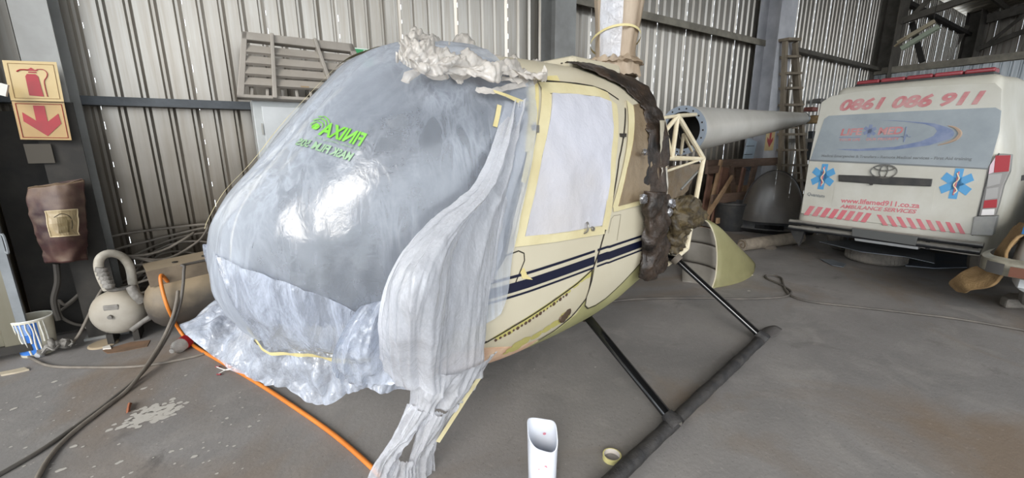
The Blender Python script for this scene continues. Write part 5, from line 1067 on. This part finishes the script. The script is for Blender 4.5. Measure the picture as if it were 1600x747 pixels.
MB().box(ca_+dv*.42-yv*.09+V((0, 0, rc_+.04)), (.98, .012, .13), Mx).build('bracket_lip', M_brk, cp)
for k in range(4): MB().lathe([(0, .008), (.02, .008), (.02, 0)], ca_+dv*(.12+.2*k)+yv*.0+V((0, 0, rc_+.107)), (0, 0, 1), 10).build('bracket_hole', M_seam, br)
for k in (.15, 1.1): MB().box(ca_+dv*k+V((0, 0, -rc_-.05)), (.06, .26, .14), Mx).build('tank_leg', M_dark, cp)
MB().tube(crv([ca_+dv*.40+V((0, 0, rc_-.01)), ca_+dv*.38+V((0, 0, rc_+.10)), ca_+dv*.36+V((0, -.03, rc_+.13))], 4), .014, 8).build('outlet_pipe', M_gun, cp, smooth=50)
MB().tube(crv([on_y(327,400,4.6), on_y(329,392,4.6), on_y(342,394,4.6)], 4), .012, 6).build('handle_rod', M_steel, cp)
# hoses
def hose(name, pts, r, m, label, n=10): o = MB().tube(crv(pts, n), r, 8).build(name, m, origin='base' , smooth=60); return tag(o, label, 'hose')
M_org = mat('orange_hose', '#d98236', .45, 0, '#c9722a', 5); M_hose = mat('dark_hose', '#4e4a46', .6, 0, '#625c55', 6); M_hose2 = mat('dusty_hose', '#7d756b', .7, 0, '#655e55', 6)
hose('orange_hose', [on_y(262,440,4.16), on_y(252,430,4.10), on_y(252,445,4.05), on_y(262,480,4.0), fl(280, 515, .10), fl(300, 538, .02), fl(340, 562, .013), fl(400, 597, .013), fl(460, 636, .013), fl(520, 678, .013), fl(575, 725, .013), fl(625, 775, .013)], .013, M_org, 'orange air hose running from the compressor across the floor below the nose')
top_ = ca_+dv*.75+V((0, -.02, rc_+.06))
hose('air_hose', [top_, on_y(296,412,4.12), on_y(288,418,4.05), on_y(286,445,4.0), on_y(280,480,3.95), fl(262, 525, .16), fl(225, 580, .03), fl(170, 628, .011), fl(110, 672, .011), fl(50, 712, .011), fl(-20, 752, .011)], .011, M_hose, 'dark air hose curving from the compressor to the lower left, the farther of a pair')
hose('air_hose', [on_y(278,455,4.02), on_y(276,470,3.95), on_y(268,500,3.9), fl(246, 545, .12), fl(205, 603, .02), fl(160, 640, .012), fl(115, 675, .012), fl(84, 706, .012), fl(62, 740, .012), fl(50, 770, .012)], .012, M_hose2, 'dusty air hose beside the dark one, bending down at lower left')
hose('floor_hose', [fl(-20, 548, .01), fl(30, 548, .01), fl(50, 560, .01), fl(80, 572, .01), fl(140, 574, .01), fl(220, 572, .01), fl(300, 558, .01), fl(330, 548, .01)], .010, M_hose2, 'thin grey hose lying on the floor in front of the paint bucket')
hose('gun_hose', [fl(108, 538, .05), fl(122, 525, .08), on_y(140, 490, 4.55), on_y(152, 465, 4.55), on_y(160, 452, 4.58)], .011, M_hose2, 'grey hose rising from the spray gun to the bent pipe')
hose('compressor_lead', [on_y(212,455,4.75), on_y(240,420,4.8), on_y(280,412,4.7), on_y(318,399,4.6), on_y(334,404,4.6)], .010, M_hose, 'black lead lying over the compressor bracket')
random.seed(11)
co_ = MB(); cc = V((-.62, 4.86, 0))
pts = []
for i in range(150):
    a = i*.42; r = .26+.10*math.sin(i*.37); pts.append(cc+V((math.cos(a)*r*1.5, math.sin(a)*.16, .10+.0040*i+.05*math.sin(i*.9)+.22*max(0, math.cos(a-1.2))*(i/150))))
hc = co_.tube(crv(pts, 3), .011, 6).build('hose_coil', M_hose2, origin='base', smooth=60); tag(hc, 'tangled heap of dusty hose piled against the wall behind the grey tank', 'hose')
for lab, P in (('dusty hose hanging from the coil down beside the left column, nearer the wall', ((148,385,4.9),(152,395,4.85),(146,430,4.85),(120,465,4.85),(95,485,4.85))), ('dusty hose looping low between left column and grey tank', ((150,400,4.75),(140,440,4.75),(105,475,4.75),(92,470,4.75),(96,495,4.75),(125,508,4.75),(150,500,4.75)))):
    hose('hanging_hose', [on_y(*p) for p in P], .012, M_hose2, lab)
o = MB().tube([on_y(145+14*math.cos(a), 507+8*math.sin(a), 4.6) for a in (2*math.pi*k/24 for k in range(24))], .007, 6, closed=True).build('wire_loop', M_gun, origin='base'); tag(o, 'thin wire loop leaning left of the grey tank', 'wire')
o = MB().lathe([(0, .012), (.085, .012), (.095, .006), (.095, 0), (0, 0)], fl(162, 538), (0, 0, 1), 24).build('can_lid', mat('lid_tan', '#a6957c', .6), origin='base', smooth=30); tag(o, 'pale tan can lid on the floor under the grey tank', 'lid')
slab('cardboard_scrap', [fl(160, 548), fl(205, 535), fl(235, 532), fl(230, 542), fl(190, 550), fl(168, 553)], mat('cardboard', '#7d6049', .85, 0, '#63503f', 6), 'brown cardboard scrap on the floor before the grey tank', 'scrap', .004)
slab('paper_scrap', [fl(160, 542), fl(172, 541), fl(174, 546), fl(161, 547)], mat('white_scrap', '#cfc9bf', .7), 'small white paper scrap lying on the cardboard', 'scrap', .012)
slab('rag_scrap', [fl(0, 584), fl(20, 580), fl(38, 576), (fl(46, 579)), fl(25, 584), fl(2, 588)], mat('pale_rag', '#b0a48f', .8, bump=.4), 'pale rag strip on the floor at the left edge of the picture', 'rag', .012)
# bottle and film scrap by the hose
o = empty('plastic_bottle', fl(285, 540), 'clear plastic bottle with red label on the floor beside the orange hose', 'bottle')
a_, b_ = fl(268, 549, .045), fl(296, 530, .05); MB().tube([a_, a_+(b_-a_)*.12, a_+(b_-a_)*.3, a_+(b_-a_)*.8, b_], [.018, .02, .05, .05, .045], 14).build('bottle_body', film('bottle_plastic', '#cfccc6', .45, .8, 8), o, smooth=50)
MB().tube([a_+(b_-a_)*.55, a_+(b_-a_)*.85], .052, 14, caps=False).build('red_label', mat('label_red', '#b3232a', .45), o, smooth=50)
for k, (x0, y0, x1, y1) in enumerate(((338,573,352,578), (340,585,352,578))):
    w_ = MB().tube(crv([fl(x1+20, y1-8, .02), fl(x1+10, y1-2, .03), fl(x1, y1, .02), fl(x0, y0, .01)], 5), .004, 5).build('wire_end', mat('wire_white', '#d0cdc8', .6), origin='base'); tag(w_, 'white wire with red tip beside the orange hose, %s of two' % ('upper', 'lower')[k], 'wire')
    MB().tube([fl(x0+5, y0, .012), fl(x0-1, y0, .010)], .006, 5).build('red_tip', mat('tip_red', '#7d2028', .5), w_)
o = MB().grid(net([[fl(197, 646, .005), fl(200, 644, .02), fl(204, 643, .005)], [fl(198, 637, .01), fl(201, 637, .03), fl(204, 636, .01)], [fl(200, 630, .006), fl(203, 629, .03), fl(206, 630, .01)]], 4, 4, .004, 20)).build('dry_leaf', mat('rust_leaf', '#8a5236', .8), origin='base', thick=.002); tag(o, 'curled rust-brown leaf on the floor beside the white paint splash', 'leaf')
# grey cabinet, louvre panel and exit sign
M_cab = mat('cabinet_grey', '#b9bbba', .45, .1, '#a4a6a4', 3)
cA, cB = .22, 1.02; cbn = empty('metal_cabinet', V(((cA+cB)/2, 4.75, 0)), 'pale grey metal cabinet standing behind the helicopter nose against the wall', 'cabinet')
MB().box(((cA+cB)/2, 4.80, .98), (cB-cA, .38, 1.96)).build('cabinet_body', M_cab, cbn, bevel=.006)
cdoor = MB().box(((cA+cB)/2+.02, 4.603, .98), (cB-cA-.10, .014, 1.84)).build('cabinet_door', mat('cabinet_door', '#c8caca', .4, .1, '#b6b8b8', 2), cbn, bevel=.004)
MB().box((cA+.055, 4.594, 1.70), (.012, .012, .10)).build('hinge', M_metal, cdoor)
M_lv = mat('louvre_grey', '#9b948b', .5, 0, '#8a837a', 4, dust='#aba398', dustamt=.5)
LTL, LTR, LBR, LBL = on_y(378, 54, 4.72), on_y(549, 73, 4.72), on_y(592, 165, 4.58), on_y(370, 156, 4.58)
lvp = empty('louvre_panel', (LBL+LBR)/2, 'grey slatted plastic louvre panel leaning on top of the metal cabinet', 'louvre')
def lq(x, y, k=0): return (LTL*(1-x)+LTR*x)*y+(LBL*(1-x)+LBR*x)*(1-y)+V((0, -1, .25)).normalized()*k
def lbar(P, th, name): return MB().prism([lq(x, y, 0) for x, y in P], V((0, -1, .25)).normalized()*th).build(name, M_lv, lvp, bevel=.006)
for P in (((0,0),(.045,0),(.045,1),(0,1)), ((.0,.88),(1,.86),(1,1),(0,1)), ((0,0),(1,0),(1,.05),(0,.05)), ((.94,0),(1,0),(1,1),(.94,1))): lbar(P, .07, 'louvre_frame')
for x in (.22, .27+.37, ): lbar(((x,0),(x+.03,0),(x+.03-.03,1),(x-.03,1)) if x > .3 else ((x,0),(x+.03,0),(x+.04,1),(x+.01,1)), .10, 'louvre_rib')
for i in range(4):
    y0 = .20+i*.165; MB().add([lq(.04, y0, .07), lq(.95, y0, .07), lq(.95, y0+.125, .03), lq(.04, y0+.125, .03), lq(.04, y0-.012, .05), lq(.95, y0-.012, .05)], [(0,1,2,3),(0,4,5,1)]).build('louvre_slat', M_lv, lvp, thick=.012)
for i in range(9): x = .08+i*.1; lbar(((x,.04),(x+.022,.04),(x+.022,.2),(x,.2)), .02, 'louvre_divider')
MB().add([lq(.42,.20,.075), lq(.48,.20,.075), lq(.48,.225,.07), lq(.42,.225,.07)], [(0,1,2,3)]).build('tape_bit', mat('brown_tape_bit', '#9a8465', .6), lvp)
o, f = quadplate([on_y(x, y, 5.085) for x, y in ((550, 74), (581, 77), (585, 108), (556, 104))], mat('exit_white', '#d6e4d8', .4), 'exit_sign', 'green running man exit sign on the wall behind the louvre panel', 'sign')
o2 = MB().prism([f(x, y, .001) for x, y in ((.06,.06),(.94,.06),(.94,.94),(.06,.94))], (0, -.001, 0)).build('green_field', mat('exit_green', '#2f9a5a', .45), o)
Mw = mat('exit_man', '#e6f0e8', .5); rn = MB()
for P in (((.46,.72),(.56,.76),(.60,.45),(.48,.42)), ((.58,.46),(.74,.36),(.70,.30),(.52,.40)), ((.74,.36),(.66,.14),(.60,.16),(.67,.34)), ((.50,.44),(.40,.22),(.22,.20),(.24,.27),(.36,.29),(.44,.46)), ((.54,.72),(.72,.60),(.82,.64),(.80,.57),(.70,.53),(.52,.64)), ((.48,.72),(.34,.64),(.28,.50),(.34,.50),(.40,.60),(.50,.64))):
    rn.add([f(x, y, .004) for x, y in P], [tuple(range(len(P)))])
rn.add([f(.60+.075*math.cos(a), .84+.075*math.sin(a), .004) for a in (k*.785 for k in range(8))], [tuple(range(8))]); rn.build('running_man', Mw, o)
# ------------------------------------------------------------------ on the floor in the foreground
tb = empty('plastic_container', fl(846, 740), 'tall white plastic container with cut open top on the floor in the foreground', 'container')
M_tub = mat('white_plastic', '#dcdfe6', .35, 0, '#cdd0d8', 3)
tc1 = V((.985, 1.345, 0))+V((RT.x, RT.y, 0))*.045; ang = math.radians(-33)
def tube_sq(h, r, k=1, tilt=0):
    out = []
    for i in range(40):
        a = 2*math.pi*i/40; x = math.copysign(abs(math.cos(a))**.58, math.cos(a))*r; y = math.copysign(abs(math.sin(a))**.58, math.sin(a))*r*1.05
        X = x*math.cos(ang)-y*math.sin(ang); Y = x*math.sin(ang)+y*math.cos(ang); out.append(tc1+V((X, Y, h+tilt*Y+.012*math.sin(a*2+1)*(1 if tilt else 0))))
    return out
rows = [[tc1+(p-tc1)*.02 for p in tube_sq(.0, .06)], tube_sq(.002, .058), tube_sq(.02, .064), tube_sq(.12, .066), tube_sq(.268, .069, 1, .5), tube_sq(.268, .0655, 1, .5), tube_sq(.12, .0625), tube_sq(.015, .06), [tc1+V((0, 0, .015))+(p-tc1)*.02 for p in tube_sq(0, .06)]]
MB().grid(rows, closed=True).build('container_body', M_tub, tb, smooth=40)
for a, z, r in ((.2, .205, .006), (2.2, .10, .007), (2.5, .04, .006), (2.0, .075, .004)):
    d = ray(846, 700); k = MB()
c0 = tc1-V((math.sin(math.radians(33))*0, 0, 0))
fx, fy = V((math.cos(ang), math.sin(ang), 0)), V((-math.sin(ang), math.cos(ang), 0))
for x, z, rr in ((.01, .15, .006), (-.02, .135, .004), (.015, .145, .004)):
    MB().add([tc1-fy*.0705+fx*(x+rr*math.cos(a))+V((0, 0, z+rr*.6*math.sin(a))) for a in (q*.785 for q in range(8))], [tuple(range(8))]).build('pink_spot', mat('pink_spot', '#c9808e', .6) if x == .01 else bpy.data.materials['pink_spot'], tb)
MB().add([tc1+fy*.0600+fx*(.015+.008*math.cos(a))+V((0, 0, .215+.007*math.sin(a))) for a in (q*.785 for q in range(8))], [tuple(range(8))]).build('pink_spot', bpy.data.materials['pink_spot'], tb)
tp = fl(956, 717); rt = MB().lathe([(.040, .026), (.046, .026), (.046, .0), (.040, .0), (.040, .026)], tp, (0, 0, 1), 36).build('tape_roll', mat('tape_roll_yellow', '#d6cd8e', .5), origin='base', smooth=30); tag(rt, 'small roll of yellow masking tape lying beside the helicopter skid', 'tape')
MB().lathe([(.0395, .0262), (.0395, 0)], tp, (0, 0, 1), 36).build('cardboard_core', mat('tape_core', '#cfc8c0', .7), rt)
pts = [fl(x, y, .012) for x, y in ((950, 472), (985,468),(1040,466),(1100,466),(1160,467),(1200,466),(1228,463),(1236,456),(1226,448),(1212,441),(1200,436),(1196,431),(1206,430),(1220,434),(1224,444),(1228,454),(1240,464),(1270,472),(1340,480),(1420,489),(1500,499),(1600,516),(1660,528))]
hose('floor_cable', pts, .011, M_hose, 'grey hose with a loop running across the floor towards the masked car', 6)
# paint splashes on the concrete
random.seed(21)
def blob(mb, x, y, r, z=.0012):
    p = fl(x, y); n = 9; z = .001+.002*random.random(); mb.add([V((p.x+r*math.cos(a)*random.uniform(.6, 1.2), p.y+r*.8*math.sin(a)*random.uniform(.6, 1.2), z)) for a in (2*math.pi*k/n for k in range(n))], [tuple(range(n))])
bl = MB()
for i in range(150):
    t = random.gauss(0, 1); blob(bl, 242+t*22+random.gauss(0, 6), 646-t*7+random.gauss(0, 6), random.uniform(.006, .028))
for x, y, r in ((95,735,.02),(186,723,.016),(205,739,.01),(268,706,.014),(283,702,.009),(303,714,.016),(318,700,.008),(355,654,.012),(390,667,.012),(404,658,.01),(225,607,.02),(115,698,.02),(115,622,.01),(85,597,.02),(60,620,.015),(20,640,.02),(290,587,.012),(330,643,.008),(40,700,.01),(375,622,.008),(930,574,.008),(835,577,.006),(1170,455,.02)): blob(bl, x, y, r)
for i in range(70): blob(bl, random.uniform(0, 420), random.uniform(590, 747), random.uniform(.003, .009))
sp2 = bl.build('paint_splash', mat('splash_white', '#b5b0a8', .7), fo, recalc=False); tag(sp2, kind='stuff')
